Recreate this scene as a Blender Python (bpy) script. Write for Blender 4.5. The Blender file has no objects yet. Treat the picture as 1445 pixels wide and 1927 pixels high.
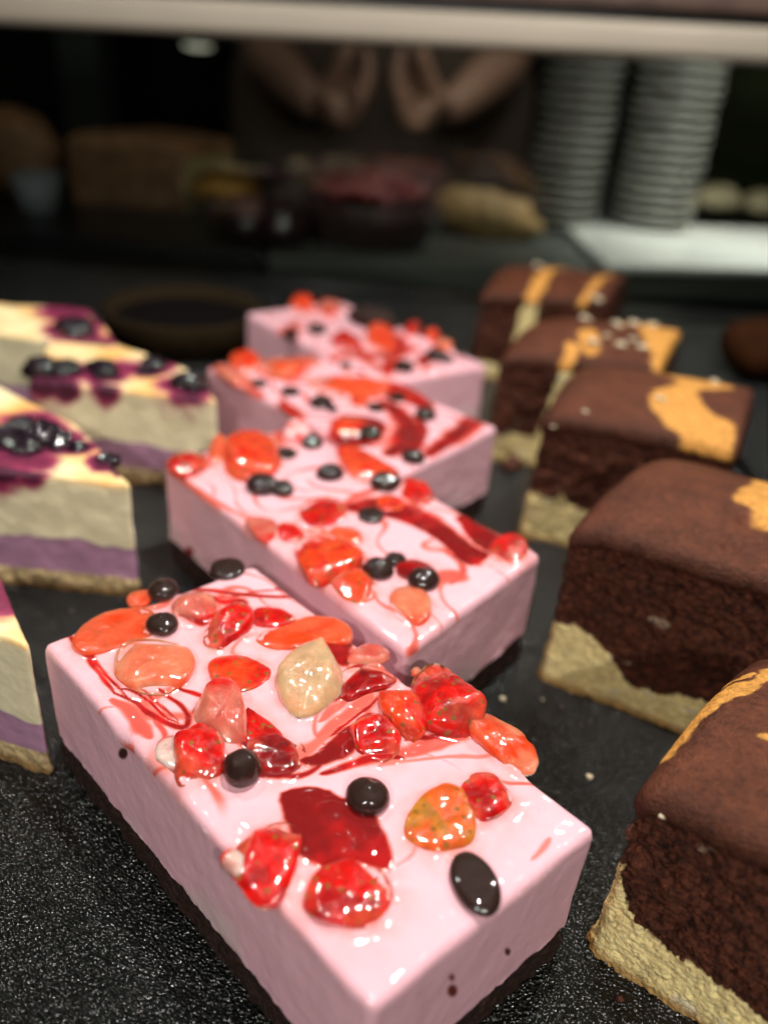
import bpy, math, random
import numpy as np
from mathutils import Matrix, Vector

random.seed(7)
rng = np.random.default_rng(11)
S = 0.01                      # everything below is modelled in centimetres
scene = bpy.context.scene
C = scene.collection

# ------------------------------------------------------------------ camera
FPX, PITCH, ROLL, CAMH = 1500.0, 0.515, 0.085, 14.6
PCX, PCY = 722.5, 963.5
cam_d = bpy.data.cameras.new('camera')
cam = bpy.data.objects.new('camera', cam_d); C.objects.link(cam)
cam_d.sensor_fit = 'VERTICAL'; cam_d.sensor_height = 24.0; cam_d.sensor_width = 18.0
cam_d.lens = 24.0 * FPX / 1927.0
cam_d.clip_start = 0.005; cam_d.clip_end = 60
fwd = Vector((0, math.cos(PITCH), -math.sin(PITCH)))
up0 = Vector((0, math.sin(PITCH), math.cos(PITCH)))
r0 = Vector((1, 0, 0))
rt = r0 * math.cos(ROLL) + up0 * math.sin(ROLL)
up = up0 * math.cos(ROLL) - r0 * math.sin(ROLL)
M4 = Matrix((rt, up, -fwd)).transposed().to_4x4()
M4.translation = Vector((0, 0, CAMH * S))
cam.matrix_world = M4
cam_d.dof.use_dof = True
cam_d.dof.focus_distance = 0.152
cam_d.dof.aperture_fstop = cam_d.lens / 4.1
cam_d.dof.aperture_blades = 0
scene.camera = cam

# ------------------------------------------------------------------ world, lamps, exposure
w = bpy.data.worlds.new('World'); scene.world = w; w.use_nodes = True
w.node_tree.nodes['Background'].inputs[0].default_value = (1.0, 0.86, 0.72, 1)
w.node_tree.nodes['Background'].inputs[1].default_value = 0.004
scene.view_settings.view_transform = 'Standard'
scene.view_settings.look = 'None'
scene.view_settings.exposure = 0
scene.view_settings.gamma = 1
scene.cycles.max_bounces = 8
scene.cycles.use_denoising = True
scene.cycles.sample_clamp_indirect = 4
scene.cycles.caustics_reflective = False
scene.cycles.caustics_refractive = False


def lamp(x, y, z, size, power, col=(1, .95, .89), tx=None, ty=None, tz=0, shape='DISK', size_y=None, spread=None):
    d = bpy.data.lights.new('case_and_fill_lamp', 'AREA'); d.shape = shape; d.size = size * S
    if spread: d.spread = math.radians(spread)
    d.energy = power; d.color = col
    o = bpy.data.objects.new('case_and_fill_lamp', d); C.objects.link(o)
    o.location = (x * S, y * S, z * S)
    tx = x if tx is None else tx; ty = y if ty is None else ty
    v = Vector(((tx - x), (ty - y), (tz - z)))
    o.rotation_euler = v.to_track_quat('-Z', 'Y').to_euler()
    return o


lamp(5, 18, 44, 1.6, 1.55, tx=0, ty=19)
lamp(22, 40, 42, 1.6, 1.0, tx=4, ty=34)
lamp(-20, 31, 42, 1.6, .72, tx=-7, ty=30)
lamp(-13, -20, 32, 1.4, .78, tx=-9, ty=18)  # added front fill for the cut faces of the left row
lamp(12, -22, 30, 1.4, .70, tx=9, ty=16)  # added front fill for the cut faces of the right row
lamp(14, 92, 50, 8, .26, tx=14, ty=100, spread=80)          # added fill lamp for the room behind the case
lamp(36, 78, 46, 8, .62, tx=35, ty=84, spread=65)  # fill lamp added to brighten the white tray
lamp(0, 100, 60, 8, .045, tx=0, ty=135, tz=8, spread=70)  # weak fill lamp added for the person


# ------------------------------------------------------------------ picture helpers (a pixel of the photo to a point of the place)
def ray(px, py):
    a = (px - PCX) / FPX; b = (py - PCY) / FPX
    cr, sr = math.cos(ROLL), math.sin(ROLL)
    u = a * cr + b * sr; v = -a * sr + b * cr
    s, c = math.sin(PITCH), math.cos(PITCH)
    return np.array([u, c - s * v, -s - c * v])


def unp(px, py, z):
    r = ray(px, py); t = (z - CAMH) / r[2]
    return np.array([r[0] * t, r[1] * t])


def at_y(px, py, y):
    r = ray(px, py); t = y / r[1]
    return np.array([r[0] * t, y, CAMH + r[2] * t])


def crop(pts, k, ox, oy):
    return [(ox + p[0] / k, oy + p[1] / k) + tuple(p[2:]) for p in pts]


def plane_pts(pts, z):
    return np.array([unp(p[0], p[1], z) for p in pts])


# ------------------------------------------------------------------ noise
_P = rng.permutation(256); _P = np.concatenate([_P, _P, _P])
_G = rng.normal(size=(256, 3)); _G /= np.linalg.norm(_G, axis=1)[:, None]


def perlin(p):
    p = np.asarray(p, float) + 311.7
    i = np.floor(p).astype(int); f = p - i; i &= 255
    u = f * f * f * (f * (f * 6 - 15) + 10)
    out = 0
    for dx in (0, 1):
        for dy in (0, 1):
            for dz in (0, 1):
                h = _P[_P[_P[(i[:, 0] + dx) & 255] + ((i[:, 1] + dy) & 255)] + ((i[:, 2] + dz) & 255)]
                g = _G[h]
                d = g[:, 0] * (f[:, 0] - dx) + g[:, 1] * (f[:, 1] - dy) + g[:, 2] * (f[:, 2] - dz)
                wx = u[:, 0] if dx else 1 - u[:, 0]
                wy = u[:, 1] if dy else 1 - u[:, 1]
                wz = u[:, 2] if dz else 1 - u[:, 2]
                out = out + d * wx * wy * wz
    return out


def fbm(p, s=1.0, o=3):
    p = np.asarray(p, float); r = 0; a = 1.0
    for k in range(o):
        r = r + a * perlin(p * s + 17.3 * k); s *= 2.05; a *= .5
    return r


def worley(p, s=1.0):
    p = np.asarray(p, float) * s + 57.3
    i = np.floor(p).astype(int); f = p - i
    best = np.full(len(p), 9.)
    for dx in (-1, 0, 1):
        for dy in (-1, 0, 1):
            for dz in (-1, 0, 1):
                h = _P[_P[_P[(i[:, 0] + dx) & 255] + ((i[:, 1] + dy) & 255)] + ((i[:, 2] + dz) & 255)]
                o = _G[h] * .5 + .5
                d = (f[:, 0] - dx - o[:, 0]) ** 2 + (f[:, 1] - dy - o[:, 1]) ** 2 + (f[:, 2] - dz - o[:, 2]) ** 2
                best = np.minimum(best, d)
    return np.sqrt(best)


def sst(a, b, x):
    t = np.clip((x - a) / (b - a), 0, 1)
    return t * t * (3 - 2 * t)


def d_polyline(P, line):
    """distance of each point to a polyline, and its running parameter"""
    best = np.full(len(P), 1e9); par = np.zeros(len(P))
    n = len(line) - 1
    for k in range(n):
        a, b = line[k], line[k + 1]
        ab = b - a; L = max(ab @ ab, 1e-9)
        t = np.clip(((P - a) @ ab) / L, 0, 1)
        d = np.hypot(*(P - a - t[:, None] * ab).T)
        m = d < best
        best[m] = d[m]; par[m] = (k + t[m]) / n
    return best, par


def d_polygon(P, poly):
    """signed distance, negative inside"""
    poly = np.asarray(poly)
    d, _ = d_polyline(P, np.vstack([poly, poly[:1]]))
    inside = np.zeros(len(P), bool)
    j = len(poly) - 1
    for i in range(len(poly)):
        xi, yi = poly[i]; xj, yj = poly[j]
        if abs(yj - yi) > 1e-12:
            c = ((yi > P[:, 1]) != (yj > P[:, 1])) & (P[:, 0] < (xj - xi) * (P[:, 1] - yi) / (yj - yi) + xi)
            inside ^= c
        j = i
    return np.where(inside, -d, d)


def chaikin(p, it=2, closed=True):
    p = np.asarray(p, float)
    for _ in range(it):
        if closed:
            q = np.roll(p, -1, 0)
            p = np.stack([.75 * p + .25 * q, .25 * p + .75 * q], 1).reshape(-1, 2)
        else:
            a, b = p[:-1], p[1:]
            m = np.stack([.75 * a + .25 * b, .25 * a + .75 * b], 1).reshape(-1, 2)
            p = np.vstack([p[:1], m, p[-1:]])
    return p


# ------------------------------------------------------------------ object helpers
def empty(name, label, cat, loc, group=None):
    o = bpy.data.objects.new(name, None); C.objects.link(o)
    o.location = Vector(loc) * S; o.empty_display_size = .01
    tag(o, label, cat, group)
    return o


def tag(o, label=None, cat=None, group=None, kind=None):
    if label: o['label'] = label
    if cat: o['category'] = cat
    if group: o['group'] = group
    if kind: o['kind'] = kind
    return o


def mesh_obj(name, V, Fc, mat, parent=None, attrs=None, smooth=True, loc=None):
    """V in cm, place coordinates; the object origin is its parent's (or loc)"""
    V = np.asarray(V, float)
    if parent is not None:
        org = np.array(root_loc(parent)) / S
    elif loc is not None:
        org = np.array(loc, float)
    else:
        org = np.array([V[:, 0].mean(), V[:, 1].mean(), V[:, 2].min()])
    me = bpy.data.meshes.new(name)
    me.from_pydata(((V - org) * S).tolist(), [], [tuple(int(a) for a in f) for f in Fc])
    if smooth:
        me.polygons.foreach_set('use_smooth', np.ones(len(me.polygons), bool))
    for k, a in (attrs or {}).items():
        a = np.asarray(a, float)
        if a.ndim == 1:
            at = me.attributes.new(k, 'FLOAT', 'POINT'); at.data.foreach_set('value', a.astype(np.float32))
        else:
            at = me.attributes.new(k, 'FLOAT_COLOR', 'POINT')
            at.data.foreach_set('color', np.hstack([a, np.ones((len(a), 1))]).astype(np.float32).ravel())
    me.materials.append(mat); me.update()
    o = bpy.data.objects.new(name, me); C.objects.link(o)
    if parent is not None: o.parent = parent
    else: o.location = Vector(org) * S
    return o


def root_loc(o):
    v = Vector(o.location); p = o.parent
    while p is not None:
        v = v + p.location; p = p.parent
    return v


# ------------------------------------------------------------------ materials
def mat(name, color=(.5, .5, .5), rough=.5, attr=None, sss=0, rad=(1, .3, .2), sscale=.003, coat=0, coat_r=.05, spec=.5,
        metal=0, bump=None, cbump=None, var=0, vscale=400, emis=None, gloss_attr=False, seeds=False, squig=None, trans=0):
    m = bpy.data.materials.new(name); m.use_nodes = True
    nt = m.node_tree; N = nt.nodes; L = nt.links; b = N['Principled BSDF']
    b.inputs['Roughness'].default_value = rough
    b.inputs['Base Color'].default_value = (*color, 1)
    b.inputs['Specular IOR Level'].default_value = spec
    b.inputs['Metallic'].default_value = metal
    tc = N.new('ShaderNodeTexCoord'); co = tc.outputs['Object']
    src = None
    if attr:
        a = N.new('ShaderNodeAttribute'); a.attribute_name = attr; src = a.outputs['Color']
    if var:
        n = N.new('ShaderNodeTexNoise'); n.inputs['Scale'].default_value = vscale; n.inputs['Detail'].default_value = 5
        L.new(co, n.inputs['Vector'])
        mr = N.new('ShaderNodeMapRange'); mr.inputs[1].default_value = .3; mr.inputs[2].default_value = .7
        mr.inputs[3].default_value = 1 - var; mr.inputs[4].default_value = 1 + var
        L.new(n.outputs['Fac'], mr.inputs[0])
        mx = N.new('ShaderNodeVectorMath'); mx.operation = 'SCALE'
        if src is None: mx.inputs[0].default_value = color
        else: L.new(src, mx.inputs[0])
        L.new(mr.outputs[0], mx.inputs['Scale']); src = mx.outputs[0]
    if seeds:
        v = N.new('ShaderNodeTexVoronoi'); v.inputs['Scale'].default_value = 480
        L.new(co, v.inputs['Vector'])
        th = N.new('ShaderNodeMapRange'); th.inputs[1].default_value = .20; th.inputs[2].default_value = .28
        th.inputs[3].default_value = .85; th.inputs[4].default_value = 0
        L.new(v.outputs['Distance'], th.inputs[0])
        mx2 = N.new('ShaderNodeMix'); mx2.data_type = 'RGBA'; mx2.inputs[7].default_value = (.25, .13, .02, 1)
        L.new(th.outputs[0], mx2.inputs[0])
        if src is None: mx2.inputs[6].default_value = (*color, 1)
        else: L.new(src, mx2.inputs[6])
        src = mx2.outputs[2]
    if src is not None: L.new(src, b.inputs['Base Color'])
    if sss:
        b.inputs['Subsurface Weight'].default_value = sss
        b.inputs['Subsurface Radius'].default_value = rad
        b.inputs['Subsurface Scale'].default_value = sscale
    if trans: b.inputs['Transmission Weight'].default_value = trans; b.inputs['IOR'].default_value = 1.36
    b.inputs['Coat Weight'].default_value = coat; b.inputs['Coat Roughness'].default_value = coat_r
    b.inputs['Coat IOR'].default_value = 1.6
    if gloss_attr:
        g = N.new('ShaderNodeAttribute'); g.attribute_name = 'gloss'
        L.new(g.outputs['Fac'], b.inputs['Coat Weight'])
    nrm = None
    for bp in (bump or []):
        kind, sc, dist = bp[:3]
        if kind == 'noise':
            t = N.new('ShaderNodeTexNoise'); t.inputs['Scale'].default_value = sc; t.inputs['Detail'].default_value = bp[3] if len(bp) > 3 else 4
            out = t.outputs['Fac']
        else:
            t = N.new('ShaderNodeTexVoronoi'); t.inputs['Scale'].default_value = sc
            t.feature = 'SMOOTH_F1' if kind == 'vor' else 'F1'
            out = t.outputs['Distance']
        L.new(co, t.inputs['Vector'])
        bn = N.new('ShaderNodeBump'); bn.inputs['Distance'].default_value = dist; bn.inputs['Strength'].default_value = 1
        L.new(out, bn.inputs['Height'])
        if nrm: L.new(nrm, bn.inputs['Normal'])
        nrm = bn.outputs[0]
    if nrm: L.new(nrm, b.inputs['Normal'])
    if cbump:
        prev = None
        for sc, dist, dt in cbump:
            t = N.new('ShaderNodeTexNoise'); t.inputs['Scale'].default_value = sc; t.inputs['Detail'].default_value = dt
            t.inputs['Distortion'].default_value = .6
            L.new(co, t.inputs['Vector'])
            bn = N.new('ShaderNodeBump'); bn.inputs['Distance'].default_value = dist
            L.new(t.outputs['Fac'], bn.inputs['Height'])
            if prev: L.new(prev, bn.inputs['Normal'])
            prev = bn.outputs[0]
        if squig:                       # thin folds in the setting gel
            sc, wdt, dist = squig
            t = N.new('ShaderNodeTexNoise'); t.inputs['Scale'].default_value = sc; t.inputs['Detail'].default_value = 1.5
            t.inputs['Distortion'].default_value = 1.2
            L.new(co, t.inputs['Vector'])
            sub = N.new('ShaderNodeMath'); sub.operation = 'SUBTRACT'; sub.inputs[1].default_value = .5; L.new(t.outputs['Fac'], sub.inputs[0])
            ab = N.new('ShaderNodeMath'); ab.operation = 'ABSOLUTE'; L.new(sub.outputs[0], ab.inputs[0])
            mr2 = N.new('ShaderNodeMapRange'); mr2.interpolation_type = 'SMOOTHSTEP'
            mr2.inputs[1].default_value = 0; mr2.inputs[2].default_value = wdt; mr2.inputs[3].default_value = 1; mr2.inputs[4].default_value = 0
            L.new(ab.outputs[0], mr2.inputs[0])
            t2 = N.new('ShaderNodeTexNoise'); t2.inputs['Scale'].default_value = sc * .55; t2.inputs['Detail'].default_value = 0
            L.new(co, t2.inputs['Vector'])
            mr3 = N.new('ShaderNodeMapRange'); mr3.inputs[1].default_value = .46; mr3.inputs[2].default_value = .54
            L.new(t2.outputs['Fac'], mr3.inputs[0])
            ml = N.new('ShaderNodeMath'); ml.operation = 'MULTIPLY'; L.new(mr2.outputs[0], ml.inputs[0]); L.new(mr3.outputs[0], ml.inputs[1])
            bn = N.new('ShaderNodeBump'); bn.inputs['Distance'].default_value = dist
            L.new(ml.outputs[0], bn.inputs['Height']); L.new(prev, bn.inputs['Normal'])
            prev = bn.outputs[0]
        L.new(prev, b.inputs['Coat Normal'])
    if emis:
        b.inputs['Emission Color'].default_value = (*emis[:3], 1); b.inputs['Emission Strength'].default_value = emis[3]
    return m


M = {}
M['mousse'] = mat('mousse', attr='col', rough=.7, sss=.10, rad=(1, .45, .4), sscale=.0012, gloss_attr=True, coat_r=.07, spec=.12,
                  bump=[('noise', 260, .00016, 3), ('noise', 900, .00005)], cbump=[(130, .0011, 1)], squig=(150, .022, .0012))
M['cocoa_base'] = mat('cocoa_base', (.026, .011, .007), .8, spec=.3, var=.5, vscale=900, bump=[('noise', 900, .0008, 6)])
M['strawberry'] = mat('strawberry', attr='col', rough=.35, sss=1, trans=.22, rad=(1, .25, .12), sscale=.004, coat=1, coat_r=.07, spec=.15,
                      bump=[('noise', 500, .0003)], cbump=[(220, .0006, 1)], squig=(260, .02, .00025), seeds=True, var=.25, vscale=500)
M['strawberry_flesh'] = mat('strawberry_flesh', attr='col', rough=.3, sss=1, trans=.22, rad=(1, .45, .3), sscale=.004, coat=1, coat_r=.07, spec=.15,
                      bump=[('noise', 400, .0003)], cbump=[(220, .0006, 1)], squig=(260, .02, .00025), var=.15, vscale=300)
M['chocolate'] = mat('chocolate', (.022, .009, .006), .6, coat=.8, coat_r=.05, spec=.15, bump=[('noise', 500, .0002)])
M['choc_crumb'] = mat('choc_crumb', attr='col', rough=.75, spec=.25, var=.7, vscale=700,
                      bump=[('noise', 1500, .0009, 6)])
M['van_crumb'] = mat('van_crumb', attr='col', rough=.75, spec=.25, sss=.25, rad=(1, .7, .4), sscale=.001, var=.22, vscale=500,
                     bump=[('noise', 1300, .0007, 5)])
M['crust'] = mat('crust', attr='col', rough=.5, spec=.22, var=.3, vscale=700,
                 bump=[('noise', 1700, .0007, 6), ('noise', 330, .0005, 4)])
M['cream'] = mat('cream', attr='col', rough=.45, spec=.4, sss=.3, rad=(1, .8, .5), sscale=.002, var=.05, vscale=150,
                 bump=[('noise', 300, .00025, 3)])
M['biscuit'] = mat('biscuit', attr='col', rough=.85, spec=.2, var=.3, vscale=450, bump=[('noise', 500, .0014, 6)])
M['blueberry'] = mat('blueberry', (.010, .003, .008), .6, coat=1, coat_r=.08, spec=.15, bump=[('noise', 250, .0004)])
M['crumbw'] = mat('crumb_pale', (.6, .5, .34), .8, bump=[('noise', 900, .0005)])
M['crumbb'] = mat('crumb_brown', (.1, .03, .015), .8, bump=[('noise', 900, .0005)])


# ------------------------------------------------------------------ general cake slice body
def on_top(s, px, py):
    tv = s.P[:s.n0]; d = proj_px(tv)
    return tv[np.argmin(np.hypot(d[:, 0] - px, d[:, 1] - py))]


class Slice:
    """A cut slab: top grid plus four sides over the quad A, D, C, B (front-left edge A-D)."""

    def __init__(s, A, D, Cc, B, h, res, nres_z=None, top=None, rt=.12, rc=.15, side_amp=.02, side_freq=3., z0=0, cuts=None):
        s.q = [np.array(p, float) for p in (A, D, Cc, B)]; s.h = h
        LU = (np.hypot(*(s.q[1] - s.q[0])) + np.hypot(*(s.q[2] - s.q[3]))) / 2
        LV = (np.hypot(*(s.q[3] - s.q[0])) + np.hypot(*(s.q[2] - s.q[1]))) / 2
        s.LU, s.LV = LU, LV; s.rt = rt
        nu, nv = max(8, int(LU / res)), max(8, int(LV / res))
        hz = h - rt - z0; nz = max(6, int(hz / (nres_z or res)))
        U, Vv = np.meshgrid(np.linspace(0, 1, nu + 1), np.linspace(0, 1, nv + 1), indexing='ij')
        U = U.ravel(); Vv = Vv.ravel()
        idx = np.arange((nu + 1) * (nv + 1)).reshape(nu + 1, nv + 1)
        faces = np.stack([idx[:-1, :-1], idx[1:, :-1], idx[1:, 1:], idx[:-1, 1:]], -1).reshape(-1, 4)
        per = np.concatenate([idx[:-1, 0], idx[-1, :-1], idx[:0:-1, -1], idx[0, :0:-1]])
        n0 = len(U); np_ = len(per)
        PU, PV = U[per], Vv[per]
        if cuts:
            zs = []; tops = [h - rt] + list(cuts) + [z0]
            for a_, b_ in zip(tops[:-1], tops[1:]):
                m_ = max(3, int(round((a_ - b_) / (nres_z or res)))); zs += list(np.linspace(a_, b_, m_ + 1)[1:])
            zs = np.array(zs); nz = len(zs)
        else:
            zs = np.linspace(h - rt, z0, nz + 1)[1:]
        AU = np.concatenate([U] + [PU] * nz); AV = np.concatenate([Vv] + [PV] * nz)
        SZ = np.concatenate([np.full(n0, np.nan)] + [np.full(np_, z) for z in zs])
        fs = [faces]
        prev = per
        for k in range(nz):
            cur = n0 + k * np_ + np.arange(np_)
            fs.append(np.stack([prev, cur, np.roll(cur, -1), np.roll(prev, -1)], 1))
            prev = cur
        s.F = np.vstack(fs); s.n0 = n0
        s.F[:len(faces)] = s.F[:len(faces)]
        # rounded vertical corners
        a = AU * LU; b = AV * LV
        for (ca, cb) in ((0, 0), (1, 0), (0, 1), (1, 1)):
            aa = (LU - a) if ca else a; bb = (LV - b) if cb else b
            m = (aa < rc) & (bb < rc)
            qa, qb = rc - aa[m], rc - bb[m]
            l2 = np.hypot(qa, qb); li = np.maximum(qa, qb); k = np.where(l2 > 1e-9, li / np.maximum(l2, 1e-9), 1)
            na, nb = rc - qa * k, rc - qb * k
            a[m] = (LU - na) if ca else na; b[m] = (LV - nb) if cb else nb
        u = a / LU; v = b / LV
        XY = ((1 - u) * (1 - v))[:, None] * s.q[0] + (u * (1 - v))[:, None] * s.q[1] + (u * v)[:, None] * s.q[2] + ((1 - u) * v)[:, None] * s.q[3]
        e = np.minimum(np.minimum(AU, 1 - AU) * LU, np.minimum(AV, 1 - AV) * LV)
        isside = ~np.isnan(SZ)
        t = np.clip(1 - e / rt, 0, 1)
        ztop = h - rt * (1 - np.sqrt(np.clip(1 - t * t, 0, 1)))
        dz = top(XY, AU, AV, e) if top else np.zeros(len(AU))
        frac = np.where(isside, (np.nan_to_num(SZ) - z0) / hz, 1)
        Z = np.where(isside, np.nan_to_num(SZ), ztop) + dz * frac
        s.Z0 = Z.copy(); s.Z0s = np.nan_to_num(SZ, nan=h + 5); s.dz = dz
        # outward direction
        su = np.where(AU * LU < (1 - AU) * LU, -1, 1); sv = np.where(AV < .5, -1, 1)
        eu = np.minimum(AU, 1 - AU) * LU; ev = np.minimum(AV, 1 - AV) * LV
        du = (s.q[1] - s.q[0]) / np.hypot(*(s.q[1] - s.q[0])); dv = (s.q[3] - s.q[0]) / np.hypot(*(s.q[3] - s.q[0]))
        wu = np.clip(1 - eu / .25, 0, 1); wv = np.clip(1 - ev / .25, 0, 1)
        out = wu[:, None] * su[:, None] * du + wv[:, None] * sv[:, None] * dv
        ln = np.maximum(np.hypot(*out.T), 1)
        s.out = out / ln[:, None]
        P3 = np.column_stack([XY, Z])
        s.P = P3; s.U, s.V, s.e, s.side = AU, AV, e, isside; s.frac = frac
        if side_amp:
            n = fbm(P3, side_freq, 4)
            s.P[:, :2] += s.out * (n * side_amp)[:, None]

    def warp(s, lines):
        """move whole side rows onto the layer lines; returns the class of each vertex (0 top layer, 1 next...)"""
        zt = s.h - s.rt; z = s.P[:, 2].copy(); base = s.Z0s
        cls = np.zeros(len(z)); 
        nom = [zt] + [n_ for n_, _ in lines] + [0.]
        act = [np.full(len(z), zt)] + [a_ for _, a_ in lines] + [np.zeros(len(z))]
        newz = z.copy()
        for k in range(len(nom) - 1):
            hi, lo = nom[k], nom[k + 1]
            m = s.side & (base <= hi + 1e-6) & (base >= lo - 1e-6)
            t = (base - lo) / max(hi - lo, 1e-6)
            newz = np.where(m, act[k + 1] + (act[k] - act[k + 1]) * t + s.dz * t * (k == 0), newz)
            cls = np.where(s.side & (base < nom[k + 1] + 1e-4) , k + 1, cls) if k + 1 < len(nom) - 1 else cls
        s.P[:, 2] = newz
        s.rowz = base
        return cls

    def push(s, amt):
        s.P[:, :2] += s.out * np.asarray(amt)[:, None]

    def emit(s, parent, classes, names, mats, attrs, exact=False):
        """split the faces by the class of their corners into one mesh per class"""
        fc = classes[s.F].min(1) if exact else classes[s.F].mean(1)
        cl = np.rint(fc).astype(int)
        res = []
        for k, (nm, mt) in enumerate(zip(names, mats)):
            f = s.F[cl == k]
            if len(f) == 0: continue
            used = np.unique(f); mp = -np.ones(len(s.P), int); mp[used] = np.arange(len(used))
            res.append(mesh_obj(nm, s.P[used], mp[f], mt, parent, {a: v[used] for a, v in attrs.items()}))
        return res


# ------------------------------------------------------------------ toppings
COL = {'red': (.72, .006, .003), 'deep': (.40, .003, .003), 'orange': (.86, .065, .010), 'pale': (.80, .23, .12), 'rose': (.66, .17, .12),
       'peach': (.80, .12, .045), 'green': (.60, .40, .22), 'lump': (.82, .50, .50), 'orangegreen': (.80, .13, .015), 'white': (.85, .55, .48)}
SWIRL = (.29, .004, .004)


def piece(parent, outline, z, H, kind, seed, name='strawberry_piece', noise=.08, rough_top=.0):
    """a rounded chunk standing on the outline (xy, cm)"""
    z = z - .01
    p = chaikin(outline, 2)
    c = p.mean(0)
    p = c + (p - c) * 1.20
    H = max(H * (.58 if H < .3 else .76), .08)
    n = len(p)
    size = np.hypot(*(p - c).T).mean()
    angs = np.array([-.45, -.15, .06, .2, .36, .54, .74, .95, 1.17, 1.38])
    V = []; 
    tilt = np.array([math.sin(seed * 2.3), math.cos(seed * 1.7)]) * .22
    for a in angs:
        r = c + (p - c) * (math.cos(a) ** 1.0 if a > 0 else 1)
        zz = H * (abs(math.sin(a)) ** .62 if a > 0 else math.sin(a) * .6)
        rel = (r - c) @ tilt * (1 if a > 0 else 0) * min(1, H / .35)
        V.append(np.column_stack([r, np.full(n, z + zz) + rel]))
    V.append(np.array([[c[0], c[1], z + H]]))
    V = np.vstack(V)
    F_ = []
    k = len(angs)
    for i in range(k - 1):
        for j in range(n):
            j2 = (j + 1) % n
            F_.append((i * n + j, i * n + j2, (i + 1) * n + j2, (i + 1) * n + j))
    for j in range(n):
        F_.append(((k - 1) * n + j, (k - 1) * n + (j + 1) % n, k * n))
    d = V - np.array([c[0], c[1], z])
    q = V + seed * 3.7
    nz = fbm(q, 1.3 / max(size, .1), 3)
    amp = noise * min(1, size / .25) * min(1, H / .22)
    V = V + d / np.maximum(np.linalg.norm(d, axis=1), .05)[:, None] * (nz * amp)[:, None]
    V[:, 2] += (fbm(q + 50, 3.6, 3) * .09 * min(1, H / .2)) * (d[:, 2] > 0)
    # knife cuts: flat facets
    rs = np.random.default_rng(int(seed * 13 + 5))
    cut = np.zeros(len(V))
    if H > .1 and kind not in ('lump', 'white'):
        for _ in range(4):
            th = rs.uniform(0, 2 * math.pi); el = rs.uniform(.45, 1.3)
            nrm = np.array([math.cos(th) * math.cos(el), math.sin(th) * math.cos(el), math.sin(el)])
            pv = V - np.array([c[0], c[1], z]); dist = pv @ nrm
            lim = np.quantile(dist, rs.uniform(.80, .93))
            over = np.clip(dist - lim, 0, 9)
            V = V - over[:, None] * nrm * .8 * (pv[:, 2:3] > .02)
            cut = np.maximum(cut, sst(0, .03, over))
    base = np.array(COL[kind]); t = fbm(q + 9, 2.2, 2)
    other = {'red': COL['deep'], 'deep': (.2, .004, .005), 'orange': COL['red'], 'pale': COL['orange'], 'rose': COL['red'], 'peach': COL['orange'],
             'green': (.75, .42, .22), 'lump': COL['red'], 'orangegreen': (.55, .22, .02), 'white': COL['red']}[kind]
    mixv = sst(-.15, .35, t)[:, None]
    if kind in ('pale', 'rose', 'green', 'white'):            # redder skin round a pale core
        edge = 1 - np.clip(np.hypot(*(V[:, :2] - c).T) / (size * 1.15), 0, 1)
        mixv = np.clip(mixv * .4 + sst(.35, 0.05, edge)[:, None] * .7, 0, 1)
    col = base * (1 - mixv) + np.array(other) * mixv
    ct = (cut * .45 * sst(-.3, .3, fbm(q + 71, 2.5, 2)))[:, None]
    col = col * (1 - ct) + np.array([.86, .20, .10] if kind in ('red', 'deep', 'orange') else [.86, .40, .24]) * ct
    return mesh_obj(name, V, F_, M['cream'] if kind == 'lump' else (M['strawberry'] if kind in ('red', 'orangegreen', 'orange') else M['strawberry_flesh']), parent, {'col': col})


def sphere_grid(nu=20, nv=12):
    V = [(0, 0, 1)]
    for i in range(1, nv):
        t = math.pi * i / nv
        for j in range(nu):
            a = 2 * math.pi * j / nu
            V.append((math.sin(t) * math.cos(a), math.sin(t) * math.sin(a), math.cos(t)))
    V.append((0, 0, -1)); F_ = []
    for j in range(nu): F_.append((0, 1 + j, 1 + (j + 1) % nu))
    for i in range(nv - 2):
        for j in range(nu):
            a = 1 + i * nu + j; b = 1 + i * nu + (j + 1) % nu
            F_.append((a, a + nu, b + nu, b))
    m = 1 + (nv - 2) * nu
    for j in range(nu): F_.append((m + j, len(V) - 1, m + (j + 1) % nu))
    return np.array(V), F_


def ball(name, parent, c, r, mt, rz=0, tilt=(0, 0), noise=.05, seed=0, shape=None, nu=24, nv=14, attrs=None, loc=None):
    V, F_ = sphere_grid(nu, nv)
    if shape: V = shape(V.copy())
    V = V * (1 + noise * fbm(V + seed * 5.1, 1.4, 3))[:, None]
    V = V * np.array(r)
    R = (Matrix.Rotation(rz, 3, 'Z') @ Matrix.Rotation(tilt[0], 3, 'X') @ Matrix.Rotation(tilt[1], 3, 'Y'))
    V = V @ np.array(R).T + np.array(c)
    return mesh_obj(name, V, F_, mt, parent, attrs, loc=loc)


def drop_shape(V):            # a chocolate drop: flat below, faint tip and rim above
    z = V[:, 2]; r = np.hypot(V[:, 0], V[:, 1])
    V[:, 2] = np.where(z > 0, z * (1 + .18 * np.exp(-(r / .22) ** 2)), z * .7)
    return V


def seed_shape(V):            # oval drop with a shallow hollow ringed by a rim
    z = V[:, 2]; r = np.hypot(V[:, 0], V[:, 1])
    V[:, 2] = np.where(z > 0, z - .35 * np.exp(-(r / .6) ** 4) + .05 * np.exp(-((V[:, 0] - .15) / .12) ** 2) * (r < .6), z)
    return V


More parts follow.
